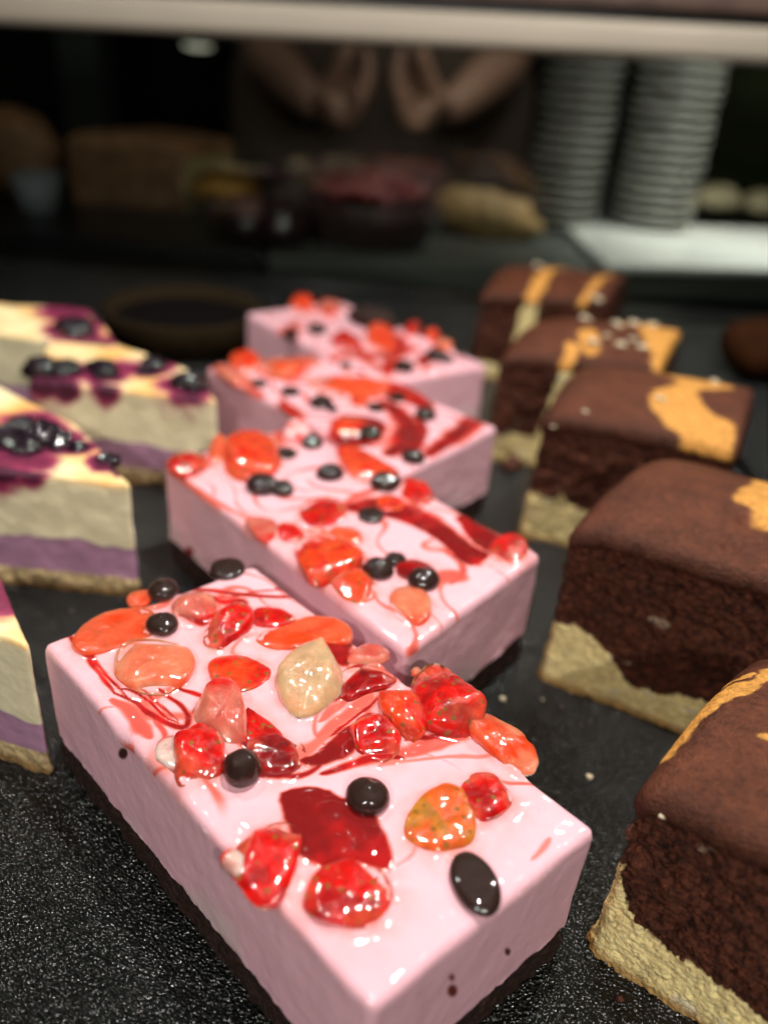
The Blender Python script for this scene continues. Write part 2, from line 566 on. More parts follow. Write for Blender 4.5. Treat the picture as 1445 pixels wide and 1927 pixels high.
def chips(root, items, z):
    """items: px, py, rx, ry, kind  (photo pixels)"""
    for k, (px, py, rx, ry, kd) in enumerate(items):
        if z and len(items) != 6: rx, ry = rx * 1.12, ry * 1.12
        c = unp(px, py, z + .08)
        d = math.hypot(c[0], c[1], CAMH - z)
        k1 = d / FPX * 1.0
        R = rx * k1
        if kd == 'seed':
            ball('chocolate_drop', root, (c[0], c[1], z + .10), (R * 1.15, R * 1.75, .17), M['chocolate'], rz=.35, noise=.03, seed=k, shape=seed_shape, nu=36, nv=20)
        elif kd == 'tall':
            ball('chocolate_drop', root, (c[0], c[1], z + .16), (R, R * 1.05, R * 1.12), M['chocolate'], rz=.5, tilt=(.5, -.5), noise=.10, seed=k + 3, shape=drop_shape, nu=30, nv=18)
        elif kd == 'flat':
            ball('chocolate_drop', root, (c[0], c[1], z + .05), (R, R * 1.1, .13), M['chocolate'], noise=.08, seed=k + 1, shape=drop_shape)
        else:
            ball('chocolate_drop', root, (c[0], c[1], z + R * .26), (R, R * 1.06, R * .66), M['chocolate'], rz=k, noise=.10, seed=k, shape=drop_shape, nu=30, nv=18)


BAND2 = [[(690, 350), (750, 322), (850, 330), (930, 352), (1010, 392), (1090, 442), (1160, 492), (1215, 515), (1150, 560), (1100, 545), (1040, 480), (950, 420), (850, 382), (760, 375)],
         [(1085, 370), (1130, 380), (1190, 415), (1250, 455), (1225, 512), (1170, 495), (1115, 440)]]
BAND3 = [[(630, 640), (680, 608), (780, 608), (870, 632), (885, 668), (850, 695), (800, 750), (720, 750), (645, 700)],
         [(860, 540), (940, 565), (1010, 630), (1030, 700), (970, 775), (895, 800), (870, 775), (935, 725), (945, 670), (905, 610)],
         [(890, 475), (990, 492), (1100, 555), (1105, 610), (1050, 580), (960, 550), (880, 520)],
         [(1250, 595), (1345, 630), (1240, 705), (1100, 795), (1050, 800), (1170, 700)],
         [(1060, 620), (1075, 700), (1030, 770), (960, 810), (980, 770), (1030, 700)]]


def pink_cake(label, corners_px, res, pieces, chipsl, syrup, pools, specks=(), h=3.5, seed=1, zb=.92, bites=(), marb=.8, mfreq=.75, juice_w=.30):
    q = plane_pts(corners_px, h)
    root = empty('strawberry_mousse_slice', label, 'cake slice', (q[:, 0].mean(), q[:, 1].mean(), 0), 'strawberry mousse slices in the middle row')
    pcs = [(chaikin(plane_pts(o, h + H * .35), 1), H, kd) for (o, H, kd) in pieces]
    chp = [(unp(c[0], c[1], h), c[2] * math.hypot(*unp(c[0], c[1], h), CAMH - h) / FPX) for c in chipsl]
    cache = {}

    def top(XY, U, V, e):
        n = len(XY)
        z = .035 * fbm(np.column_stack([XY, np.full(n, seed * 7.)]), .55, 2) + .016 * fbm(np.column_stack([XY, np.full(n, seed * 3.)]), 1.9, 2)
        inner = sst(0, .25, e)
        men = np.zeros(n); near = np.full(n, 9.)
        for o, H, kd in pcs:
            d = d_polygon(XY, o); near = np.minimum(near, d)
            men = np.maximum(men, min(.10, .4 * H) * np.exp(-(np.clip(d + .02 * fbm(np.column_stack([XY, XY[:, 0]]), 4, 2), 0, 9) / .14) ** 2))
        for c, r in chp:
            d = np.hypot(*(XY - c).T) - r * .95
            men = np.maximum(men, .06 * np.exp(-np.clip(d, 0, 9) / .06))
        pool = np.zeros(n)
        for pl in pools:
            d = d_polygon(XY + .05 * np.column_stack([fbm(np.column_stack([XY, XY[:, 0]]), 3, 2), fbm(np.column_stack([XY, XY[:, 1]]), 3, 2)]), chaikin(plane_pts(pl, h), 1)); pool = np.maximum(pool, sst(.05, -.03, d))
        cache['near'] = near; cache['pool'] = pool; cache['chip'] = men
        z = z * inner + men * sst(0, .06, e) + pool * inner * (.02 + .02 * fbm(np.column_stack([XY, XY[:, 1]]), 2.2, 2))
        for (bx, by, br, bd) in bites:       # nicks along the cut edge
            c = unp(bx, by, h); d = np.hypot(*(XY - c).T)
            z = z - bd * np.exp(-(d / br) ** 2)
        return z

    s = Slice(q[0], q[1], q[2], q[3], h, res, top=top, rt=.18, rc=.16, side_amp=.03, side_freq=.9, cuts=[zb])
    P = s.P.copy(); XY = P[:, :2]
    n = len(P)
    pink = np.array([.83, .48, .545])
    col = np.tile(pink, (n, 1)) * (1 + .05 * fbm(P, .8, 2))[:, None]
    topm = np.where(s.side, np.exp(-np.clip(h - P[:, 2], 0, 9) / .12), 1.)
    # juice bleeding out of the fruit
    bleed = np.exp(-np.clip(cache['near'], 0, 9) / juice_w) * .60 * topm * (.6 + .8 * sst(-.4, .4, fbm(P, 3, 2)))
    col = col * (1 - bleed[:, None]) + np.array([.85, .22, .16]) * bleed[:, None]
    sw = np.zeros(n)
    wob = np.column_stack([fbm(P, 1.1, 2), fbm(P + 40, 1.1, 2)]) * .10
    for line, wid, amt in syrup:
        ln = chaikin(plane_pts(line, h), 2, False)
        d, t = d_polyline(XY + wob, ln)
        wcm = 1.45 * wid * (.35 + .65 * np.sin(np.pi * np.clip(t * .92 + .04, 0, 1))) * (1 + .5 * fbm(P + 12, 2.2, 2))
        sw = np.maximum(sw, min(1, amt * 1.3) * sst(wcm, wcm * .35, d) * topm)
    # marbling: warped red ribbons
    wp = np.column_stack([fbm(P * .42 + seed * 11, 1, 1), fbm(P * .42 + 31 + seed, 1, 1)])
    ph = (P[:, 0] * .55 + P[:, 1] * .75) * mfreq + wp[:, 0] * 2.6 + 1.5 * wp[:, 1]
    rib = np.abs(np.sin(math.pi * ph + .15 * fbm(P + 5, 1.2, 1)))
    msk = sst(-.34, .08, fbm(P * np.array([1, 1, 0]) + seed * 23, .5, 2))
    if seed == 1: msk = msk * sst(.80, .66, s.U)
    thick = .16 + .36 * sst(-.2, .5, fbm(P + 60, .6, 2))
    sw = np.maximum(sw, marb * msk * sst(thick, thick * .12, rib) * topm)
    sw = np.maximum(sw, cache['pool'] * topm)
    sw = np.clip(sw, 0, 1)
    thin = sst(-.1, .5, fbm(P + 140, 1.3, 3))[:, None]
    syc = np.array(SWIRL) * (1 - .35 * cache['pool'][:, None]) * (1 + 1.1 * thin)
    lin = sw[:, None]
    light = np.array([.80, .16, .12])
    col = np.where(lin < .5, col * (1 - 2 * lin) + light * 2 * lin, light * (2 - 2 * lin) + syc * (2 * lin - 1))
    # red flecks and dribbles on the cut sides, a paler veil of mousse low down
    sd = s.side & (P[:, 2] > zb)
    fl = sst(.62, .78, fbm(P * np.array([1, 1, .8]) + seed * 9, 1.4, 2)) * sd
    col = col * (1 - fl[:, None]) + np.array([.35, .02, .02]) * fl[:, None]
    pale = sst(zb + 1.1, zb + .3, P[:, 2]) * sst(.0, .4, fbm(P + seed * 5, .5, 2)) * s.side * .6
    col = col * (1 - pale[:, None]) + np.array([.66, .56, .53]) * pale[:, None]
    for (sx, sy, sr, cc) in specks:
        for side_z in (None,):
            # speck on the front-left face: find by nearest projected pixel
            d = proj_px(P); dd = np.hypot(d[:, 0] - sx, (d[:, 1] - sy) * .8)
            near = (s.side & (s.V < .001)) | (s.side & (s.U > .999))
            k = sst(sr, sr * .6, dd) * near
            col = col * (1 - k[:, None]) + np.array(cc) * k[:, None]
    gloss = np.clip(topm, 0, 1) * .95
    Pf = P * np.array([1, 1, 0])
    zline = zb + .09 * fbm(Pf + seed, 1.1, 3) + .05 * fbm(Pf + 3, 5, 3)
    cls = s.warp([(zb, zline)])
    under = s.rowz < zb - 1e-4
    # base crumbles, set back a touch
    rough_ = fbm(P + 77, 3.5, 4)
    s.push(np.where(under, -.03 + .10 * rough_, .004 * fbm(P * np.array([1, 1, .5]), 5, 2)) * s.side)
    lip = np.exp(-((P[:, 2] - zb) / .06) ** 2) * s.side * ~under
    s.push(lip * (.005 + .05 * fbm(Pf, 1.8, 4)))
    s.emit(root, cls, ['mousse', 'cocoa_base'], [M['mousse'], M['cocoa_base']], {'col': np.clip(col, 0, 1), 'gloss': gloss}, exact=True)
    for k, (o, H, kd) in enumerate(pieces):
        nm = {'lump': 'cream_lump'}.get(kd, 'strawberry_piece')
        pl_ = plane_pts(o, h + H * .3); tv = s.P[:s.n0]; ins = d_polygon(tv[:, :2], pl_) < 0
        zc = np.median(tv[ins, 2]) if ins.sum() > 3 else h
        piece(root, pl_, max(zc, h - .08), H, kd, seed * 10 + k, name=nm)
    tv = s.P[:s.n0]; dd = proj_px(tv)
    chips(root, chipsl, h)
    return root


def proj_px(P):
    X, Y, Z = P[:, 0], P[:, 1], P[:, 2] - CAMH
    c, s = math.cos(PITCH), math.sin(PITCH)
    zf = Y * c - Z * s; yu = Y * s + Z * c
    u = X / zf; v = -yu / zf
    cr, sr = math.cos(ROLL), math.sin(ROLL)
    return np.column_stack([PCX + FPX * (u * cr - v * sr), PCY + FPX * (u * sr + v * cr)])


# ------------------------------------------------------------------ the display surface
def box_mesh(x0, x1, y0, y1, z0, z1, bev=0):
    V = [(x, y, z) for x in (x0, x1) for y in (y0, y1) for z in (z0, z1)]
    F_ = [(0, 1, 3, 2), (4, 6, 7, 5), (0, 4, 5, 1), (2, 3, 7, 6), (0, 2, 6, 4), (1, 5, 7, 3)]
    return np.array(V, float), F_


def boxo(name, x0, x1, y0, y1, z0, z1, mt, parent=None, bevel=.2, loc=None, smooth=False):
    V, F_ = box_mesh(x0, x1, y0, y1, z0, z1)
    o = mesh_obj(name, V, F_, mt, parent, smooth=smooth, loc=loc)
    if bevel:
        b = o.modifiers.new('b', 'BEVEL'); b.width = bevel * S; b.segments = 3
    return o


def mat_leather():
    m = bpy.data.materials.new('black_leatherette'); m.use_nodes = True
    nt = m.node_tree; N = nt.nodes; L = nt.links; b = N['Principled BSDF']
    b.inputs['Base Color'].default_value = (.005, .0068, .0062, 1)
    b.inputs['Roughness'].default_value = .2; b.inputs['Specular IOR Level'].default_value = .6
    tc = N.new('ShaderNodeTexCoord')
    mp = N.new('ShaderNodeMapping'); mp.inputs['Rotation'].default_value = (0, 0, .5); mp.inputs['Scale'].default_value = (1, 1.5, 1)
    L.new(tc.outputs['Object'], mp.inputs[0])
    nz = N.new('ShaderNodeTexNoise'); nz.inputs['Scale'].default_value = 160
    L.new(mp.outputs[0], nz.inputs['Vector'])
    ad = N.new('ShaderNodeVectorMath'); ad.operation = 'MULTIPLY_ADD'; ad.inputs[1].default_value = (.0012, .0012, 0)
    L.new(nz.outputs['Color'], ad.inputs[0]); L.new(mp.outputs[0], ad.inputs[2])
    v = N.new('ShaderNodeTexVoronoi'); v.inputs['Scale'].default_value = 1150; v.feature = 'F1'
    L.new(ad.outputs[0], v.inputs['Vector'])
    bn = N.new('ShaderNodeBump'); bn.inputs['Distance'].default_value = .0007; bn.invert = True
    L.new(v.outputs['Distance'], bn.inputs['Height'])
    n2 = N.new('ShaderNodeTexNoise'); n2.inputs['Scale'].default_value = 350; n2.inputs['Detail'].default_value = 3
    L.new(tc.outputs['Object'], n2.inputs['Vector'])
    b2 = N.new('ShaderNodeBump'); b2.inputs['Distance'].default_value = .0007
    L.new(n2.outputs['Fac'], b2.inputs['Height']); L.new(bn.outputs[0], b2.inputs['Normal'])
    L.new(b2.outputs[0], b.inputs['Normal'])
    return m


M['leather'] = mat_leather()
M['black'] = mat('black_lacquer', (.008, .009, .009), .4, bump=[('noise', 60, .0005)])
M['darkgrey'] = mat('dark_grey_metal', (.085, .095, .085), .45, metal=0, bump=[('noise', 80, .0003)])
M['railm'] = mat('cream_enamel', (.44, .39, .31), .5, var=.04, vscale=20)
M['brown'] = mat('brown_wood', (.10, .06, .045), .5, var=.3, vscale=40)
M['whitec'] = mat('white_ceramic', (.80, .83, .80), .25, coat=.5)
M['platec'] = mat('stoneware', (.30, .30, .27), .35, var=.05, vscale=60)
M['green'] = mat('green_paint', (.075, .10, .03), .7, var=.35, vscale=9)
M['wall'] = mat('dark_wall', (.006, .008, .008), .8, var=.3, vscale=6)
M['pillar'] = mat('green_grey_paint', (.022, .035, .028), .6, var=.2, vscale=10)

t = boxo('display_mat', -60, 15.6, -30, 57, -.4, 0, M['leather'], loc=(0, 20, 0), bevel=.12)
tag(t, kind='structure')
t = boxo('second_mat', 16.2, 60, -30, 57, -.45, -.05, M['leather'], loc=(30, 20, 0), bevel=.12)
tag(t, kind='structure')
t = boxo('display_case_floor', -90, 90, -40, 63.5, -3, -.6, M['black'], loc=(0, 0, -3)); tag(t, kind='structure')

# ------------------------------------------------------------------ pink slices
c1 = lambda pts: crop(pts, 2.408, 50, 1030)
c2 = lambda pts: crop(pts, 2.627, 600, 1150)
c3 = lambda pts: crop(pts, 1.806, 350, 1450)
c4 = lambda pts: crop(pts, 1.877, 280, 770)
c5 = lambda pts: crop(pts, 2.408, 360, 530)

pieces1 = [
    (c1([(230, 430), (270, 370), (330, 320), (430, 290), (540, 285), (560, 330), (555, 400), (430, 430), (330, 470), (260, 465)]), .14, 'peach'),
    (c1([(455, 235), (480, 205), (550, 195), (560, 250), (480, 265)]), .07, 'peach'),
    (c1([(430, 480), (470, 440), (560, 430), (680, 450), (740, 500), (730, 560), (690, 610), (600, 650), (500, 630), (430, 580)]), .22, 'pale'),
    (c1([(835, 550), (870, 510), (960, 495), (1050, 505), (1095, 560), (1060, 610), (960, 650), (880, 630)]), .12, 'orange'),
    (c1([(660, 270), (720, 220), (790, 205), (850, 240), (850, 300), (780, 330), (690, 310)]), .28, 'rose'),
    (c1([(815, 400), (850, 330), (900, 280), (960, 250), (1010, 300), (1010, 360), (960, 410), (880, 440), (830, 430)]), .32, 'red'),
    (c1([(1015, 330), (1040, 290), (1110, 275), (1180, 295), (1205, 325), (1160, 350), (1060, 360)]), .12, 'red'),
    (c1([(1060, 400), (1180, 360), (1260, 320), (1380, 330), (1440, 370), (1445, 430), (1380, 440), (1300, 430), (1200, 460), (1100, 440)]), .10, 'peach'),
    (c1([(1145, 590), (1200, 520), (1290, 435), (1340, 470), (1400, 560), (1420, 620), (1360, 690), (1260, 740), (1190, 700)]), .45, 'green'),
    (c1([(765, 760), (800, 690), (880, 640), (940, 650), (975, 710), (970, 790), (990, 880), (950, 935), (900, 900), (860, 830), (790, 800)]), .38, 'rose'),
    (c1([(980, 720), (1060, 770), (1150, 850), (1130, 890), (1000, 900), (975, 830)]), .06, 'red'),
    (c1([(690, 880), (720, 855), (790, 830), (850, 830), (880, 900), (890, 980), (860, 1020), (760, 1050), (700, 1060), (690, 980)]), .30, 'red'),
    (c1([(600, 900), (660, 870), (720, 880), (720, 980), (690, 1040), (640, 990), (590, 960)]), .16, 'white'),
    (c1([(990, 920), (1060, 870), (1160, 865), (1240, 900), (1250, 950), (1200, 1010), (1080, 1020), (1050, 980)]), .22, 'deep'),
    (c2([(150, 240), (200, 180), (280, 165), (340, 200), (330, 240), (260, 265), (180, 265)]), .18, 'rose'),
    (c2([(100, 380), (130, 300), (220, 270), (300, 290), (375, 335), (330, 380), (240, 400), (150, 440)]), .22, 'deep'),
    (c2([(180, 580), (210, 530), (290, 510), (350, 540), (390, 590), (390, 660), (330, 725), (230, 710), (185, 660)]), .30, 'red'),
    (c2([(300, 420), (370, 390), (440, 420), (510, 460), (525, 560), (470, 620), (400, 590), (330, 500)]), .38, 'orange'),
    (c2([(470, 380), (500, 310), (560, 265), (620, 275), (680, 330), (740, 400), (795, 480), (780, 560), (700, 575), (620, 560), (540, 550), (500, 470)]), .55, 'red'),
    (c2([(760, 540), (820, 510), (900, 560), (980, 600), (1035, 650), (1065, 730), (1040, 770), (960, 765), (880, 720), (800, 650), (750, 590)]), .30, 'peach'),
    (c2([(445, 1080), (480, 980), (560, 910), (640, 880), (720, 930), (745, 1020), (750, 1110), (690, 1150), (580, 1165), (480, 1130)]), .17, 'orangegreen'),
    (c2([(700, 900), (750, 830), (820, 805), (880, 850), (945, 925), (900, 990), (810, 1030), (750, 1010), (720, 950)]), .20, 'red'),
    (c2([(458, 295), (472, 277), (492, 277), (502, 295), (485, 312), (465, 310)]), .10, 'pale'),
    (c3([(200, 255), (260, 205), (340, 190), (380, 230), (360, 320), (330, 400), (290, 450), (230, 430), (190, 370), (160, 310)]), .20, 'red'),
    (c3([(120, 285), (160, 265), (210, 290), (250, 345), (240, 385), (190, 370), (140, 325)]), .28, 'white'),
    (c3([(415, 450), (440, 380), (500, 330), (570, 310), (640, 340), (680, 390), (680, 440), (630, 515), (560, 520), (470, 500)]), .20, 'red'),
]
chips1 = [(308, 1112, 27, 28, 'drop'), (306, 1176, 28, 28, 'drop'), (428, 1068, 32, 15, 'flat'), (456, 1452, 33, 37, 'tall'), (692, 1500, 38, 36, 'drop'), (893, 1663, 35, 58, 'seed')]
syr1 = [
    (c1([(580, 190), (780, 190), (980, 220), (1150, 230), (1260, 215)]), .07, .9),
    (c1([(700, 215), (900, 235), (1060, 200), (1190, 190)]), .05, .7),
    (c1([(190, 390), (260, 480), (330, 570), (390, 660)]), .06, .8),
    (c1([(390, 660), (480, 690), (560, 760), (660, 810), (740, 820), (745, 780), (690, 710), (600, 650)]), .07, .85),
    (c1([(480, 610), (560, 680), (640, 750), (700, 790)]), .04, .7),
    (c1([(650, 630), (720, 650), (800, 680), (900, 700)]), .06, .8),
    (c1([(1050, 1045), (1160, 1050), (1280, 1020), (1440, 900)]), .06, .9),
    (c1([(1200, 980), (1300, 900), (1440, 780)]), .12, .45),
    (c1([(860, 250), (960, 240), (1000, 260)]), .12, .8),
    (c1([(690, 320), (760, 350), (830, 350)]), .09, .8),
    (c2([(0, 800), (150, 760), (300, 740), (430, 730)]), .08, .85),
    (c2([(400, 720), (520, 670), (640, 640), (760, 620)]), .17, .55),
    (c2([(300, 770), (500, 730), (700, 710), (860, 720)]), .05, .35),
    (c2([(830, 830), (900, 850), (1060, 855), (1190, 840)]), .04, .5),
    (c2([(0, 620), (120, 520), (260, 440), (330, 410)]), .16, .5),
    (c2([(0, 540), (100, 470), (230, 400)]), .09, .5),
    (c1([(380, 690), (480, 740), (520, 800), (560, 860)]), .14, .55),
    (c1([(380, 810), (430, 860), (470, 900)]), .10, .6),
]
syr1 += [
    (c1([(230, 400), (300, 500), (370, 590), (420, 650), (480, 700)]), .04, .8),
    (c1([(400, 640), (480, 650), (560, 700), (620, 770), (700, 800)]), .035, .8),
    (c1([(760, 260), (830, 240), (900, 250)]), .12, .9),
    (c1([(540, 180), (700, 195), (860, 190), (1010, 215), (1200, 225)]), .035, .6),
    (c1([(1320, 470), (1400, 430), (1445, 440)]), .16, .9),
    (c2([(0, 470), (60, 440), (140, 430)]), .10, .7),
    (c2([(60, 620), (200, 510), (300, 440)]), .05, .9),
    (c2([(0, 690), (120, 640), (180, 600)]), .05, .9),
    (c2([(430, 650), (600, 620), (750, 600)]), .05, .8),
    (c3([(60, 300), (100, 330), (130, 380)]), .05, .4),
    (c3([(700, 330), (760, 300), (790, 250)]), .03, .3),
    (c3([(1180, 300), (1210, 270), (1240, 230)]), .05, .35),
    (c1([(560, 760), (600, 800), (640, 860), (600, 900)]), .06, .6),
    (c1([(180, 760), (300, 720), (400, 720)]), .03, .3)]
pools1 = [
    c3([(300, 80), (380, 60), (470, 60), (560, 110), (640, 140), (680, 220), (710, 340), (640, 340), (560, 320), (480, 350), (420, 310), (370, 290), (340, 170)]),
    c2([(-130, 770), (0, 700), (60, 640), (150, 555), (190, 600), (190, 700), (110, 735), (0, 770)]),
    c2([(0, 60), (100, 100), (200, 120), (150, 200), (110, 290), (40, 220)]),
    c1([(955, 900), (1050, 860), (1110, 870), (1000, 940)]),
    c1([(1350, 440), (1445, 420), (1480, 520), (1440, 560), (1380, 500)]),
    c1([(1120, 170), (1190, 190), (1250, 225), (1160, 205)]),
]
pink_cake('pink mousse slice nearest the camera, a flat oval drop near its front corner',
          [(78, 1210), (700, 1903), (1124, 1560), (478, 1062)], .03, pieces1, chips1, syr1, pools1,
          specks=[(232, 1418, 11, (.06, .02, .015)), (851, 1865, 12, (.16, .03, .02)), (850, 1840, 7, (.2, .05, .03)), (955, 1790, 7, (.1, .03, .02))],
          seed=1, marb=.62, mfreq=.62, bites=[(215, 1375, .35, .22), (430, 1600, .4, .1), (330, 1075, .3, .08)])

pieces2 = [
    (c4([(70, 190), (110, 150), (170, 155), (215, 185), (190, 215), (120, 235), (80, 215)]), .30, 'red'),
    (c4([(270, 190), (290, 120), (340, 85), (410, 85), (450, 130), (455, 190), (400, 230), (320, 230)]), .45, 'orange'),
    (c4([(210, 160), (240, 110), (290, 110), (290, 170), (240, 195)]), .3, 'peach'),
    (c4([(480, 100), (495, 60), (530, 50), (560, 70), (565, 105), (520, 120)]), .35, 'lump'),
    (c4([(670, 140), (740, 140), (830, 190), (870, 215), (850, 240), (760, 250), (710, 220)]), .22, 'orange'),
    (c4([(540, 370), (560, 330), (620, 315), (680, 330), (690, 370), (640, 405), (570, 405)]), .24, 'red'),
    (c4([(455, 420), (480, 400), (545, 425), (540, 460), (480, 470)]), .2, 'red'),
    (c4([(345, 390), (400, 385), (450, 400), (440, 450), (400, 465), (360, 420)]), .16, 'rose'),
    (c4([(530, 500), (560, 440), (620, 430), (680, 470), (740, 490), (740, 540), (700, 580), (640, 600), (590, 610), (550, 560)]), .34, 'orange'),
    (c4([(640, 430), (710, 415), (750, 450), (740, 490), (680, 470)]), .2, 'peach'),
    (c4([(640, 600), (700, 570), (770, 590), (800, 640), (760, 680), (690, 660)]), .26, 'orange'),
    (c4([(860, 660), (900, 630), (960, 640), (990, 680), (985, 740), (930, 755), (870, 720)]), .18, 'pale'),
    (c4([(805, 320), (850, 305), (900, 325), (890, 355), (820, 355)]), .14, 'orange'),
    (c4([(890, 260), (930, 235), (990, 290), (1000, 320), (940, 330), (900, 300)]), .28, 'red'),
    (c4([(1205, 490), (1250, 450), (1310, 460), (1335, 500), (1310, 530), (1230, 530)]), .22, 'red'),
    (c4([(880, 570), (900, 540), (960, 540), (1010, 570), (1010, 600), (900, 600)]), .16, 'deep'),
]
cc = lambda L: [tuple(crop([(a, b)], 1.877, 280, 770)[0]) + (r / 1.877, r / 1.877, k) for a, b, r, k in L]
cd = lambda L: [tuple(crop([(a, b)], 2.408, 360, 530)[0]) + (r / 2.408, r / 2.408, k) for a, b, r, k in L]
chips2 = cc([(400, 272, 50, 'drop'), (470, 282, 38, 'drop'), (640, 228, 42, 'drop'), (575, 118, 36, 'drop'), (485, 152, 36, 'flat'), (835, 262, 46, 'drop'), (785, 370, 42, 'flat'),
             (810, 568, 48, 'drop'), (870, 532, 34, 'drop'), (970, 605, 50, 'drop')])
syr2 = [
    (c4([(690, 350), (800, 325), (900, 350), (980, 390), (1060, 440), (1150, 540)]), .42, 1),
    (c4([(1100, 385), (1170, 430), (1240, 500)]), .34, 1),
    (c4([(60, 190), (200, 310), (350, 390)]), .09, .4),
    (c4([(690, 360), (700, 320), (800, 280), (900, 260)]), .12, .6),
    (c4([(560, 250), (600, 280), (680, 290), (740, 300)]), .10, .35),
    (c4([(1040, 500), (1100, 540), (1110, 580), (1060, 620)]), .10, .6),
    (c4([(490, 90), (450, 80), (470, 130)]), .16, .6),
]
pink_cake('pink mousse slice second from the front, thick dark red syrup arc towards its right corner',
          [(308, 872), (765, 1228), (1020, 1043), (556, 798)], .045, pieces2, chips2, syr2, [c4(b_) for b_ in BAND2],
          specks=[(712, 1172, 10, (.2, .02, .02)), (355, 1040, 12, (.25, .02, .03))], h=3.5, seed=2, marb=.7, bites=[(470, 990, .3, .12)])

pieces3 = [
    (c5([(180, 350), (220, 330), (300, 340), (320, 380), (260, 400), (200, 390)]), .35, 'orange'),
    (c5([(320, 370), (380, 340), (480, 350), (580, 345), (520, 390), (500, 420), (420, 430), (340, 400)]), .38, 'peach'),
    (c5([(110, 400), (160, 385), (210, 410), (280, 450), (240, 480), (170, 450)]), .3, 'rose'),
    (c5([(550, 460), (640, 430), (760, 470), (850, 460), (880, 500), (800, 520), (700, 510), (600, 490)]), .3, 'peach'),
    (c5([(720, 510), (800, 520), (790, 570), (730, 560)]), .2, 'orange'),
    (c5([(390, 550), (440, 550), (500, 590), (510, 620), (460, 610)]), .2, 'red'),
    (c5([(640, 660), (660, 625), (760, 625), (800, 650), (760, 690), (680, 700)]), .24, 'orange'),
    (c5([(880, 470), (960, 480), (1060, 530), (1070, 560), (980, 545), (900, 510)]), .12, 'red'),
]
chips3 = cd([(305, 458, 36, 'flat'), (450, 493, 40, 'flat'), (590, 552, 46, 'drop'), (935, 520, 42, 'flat'), (835, 565, 38, 'flat'), (1060, 605, 42, 'drop'),
             (810, 690, 48, 'drop'), (1005, 795, 46, 'drop'), (640, 575, 24, 'flat')])
syr3 = [
    (c5([(870, 545), (950, 600), (990, 680), (950, 750), (890, 780)]), .55, .9),
    (c5([(860, 500), (1000, 520), (1080, 570)]), .35, .9),
    (c5([(1040, 630), (1010, 720), (960, 790)]), .22, .8),
    (c5([(1290, 600), (1210, 680), (1080, 770)]), .32, .9),
    (c5([(1350, 640), (1200, 730), (1100, 780)]), .10, .6),
    (c5([(640, 680), (720, 740), (800, 730), (870, 670), (800, 620), (680, 610)]), .30, .95),
    (c5([(260, 390), (400, 450), (560, 460), (700, 470)]), .16, .6),
    (c5([(100, 390), (200, 430), (330, 520)]), .18, .6),
    (c5([(560, 470), (700, 430), (860, 440)]), .2, .6),
]
pink_cake('pink mousse slice third from the front, striped with curved red syrup swirls',
          [(388, 690), (758, 893), (937, 803), (600, 668)], .06, pieces3, chips3, syr3, [c5(b_) for b_ in BAND3], h=3.5, seed=3, marb=1., mfreq=.8)

pieces4 = [
    (c5([(640, 260), (700, 235), (770, 280), (760, 315), (700, 320)]), .35, 'red'),
    (c5([(790, 240), (850, 215), (920, 250), (930, 310), (860, 320)]), .4, 'orange'),
    (c5([(960, 215), (1000, 170), (1040, 205), (1000, 240)]), .5, 'red'),
    (c5([(1055, 235), (1090, 195), (1130, 225), (1100, 260)]), .4, 'orange'),
    (c5([(450, 90), (500, 70), (550, 80), (540, 120), (470, 120)]), .35, 'orange'),
    (c5([(580, 100), (640, 85), (680, 110), (640, 150), (590, 140)]), .3, 'rose'),
    (c5([(1100, 280), (1150, 260), (1190, 290), (1150, 310)]), .3, 'pale'),
    (c5([(1020, 365), (1050, 340), (1080, 370), (1050, 395)]), .25, 'deep'),
    (c5([(860, 400), (900, 360), (920, 400), (890, 440)]), .25, 'red'),
    (c5([(420, 240), (440, 200), (490, 210), (480, 250)]), .2, 'deep'),
]
chips4 = cd([(570, 220, 38, 'drop'), (450, 245, 30, 'drop'), (700, 375, 24, 'flat'), (1105, 340, 44, 'drop'), (1150, 350, 32, 'drop'), (960, 390, 42, 'drop'), (1230, 322, 28, 'flat')])
syr4 = [
    (c5([(640, 260), (760, 330), (900, 340), (1010, 300)]), .45, .7),
    (c5([(880, 380), (930, 320), (960, 270), (900, 230)]), .35, .8),
    (c5([(600, 350), (760, 330), (860, 400)]), .3, .6),
    (c5([(1030, 370), (1080, 330), (1150, 300)]), .35, .8),
    (c5([(460, 140), (560, 130), (660, 130)]), .25, .5),
    (c5([(380, 240), (460, 190), (520, 180)]), .25, .4),
]
r4 = pink_cake('pink mousse slice farthest back in the middle row, dark curl on its rear edge',
               [(463, 588), (717, 722), (916, 686), (645, 567)], .07, pieces4, chips4, syr4, [], h=3.5, seed=4, marb=1., mfreq=.7)
# dark chocolate curl on the far edge
cpt = unp(700, 612, 3.5)
ball('chocolate_curl', r4, (cpt[0], cpt[1], 3.75), (1.35, .7, .55), M['cocoa_base'], rz=-.6, noise=.25, seed=4, nu=36, nv=20)


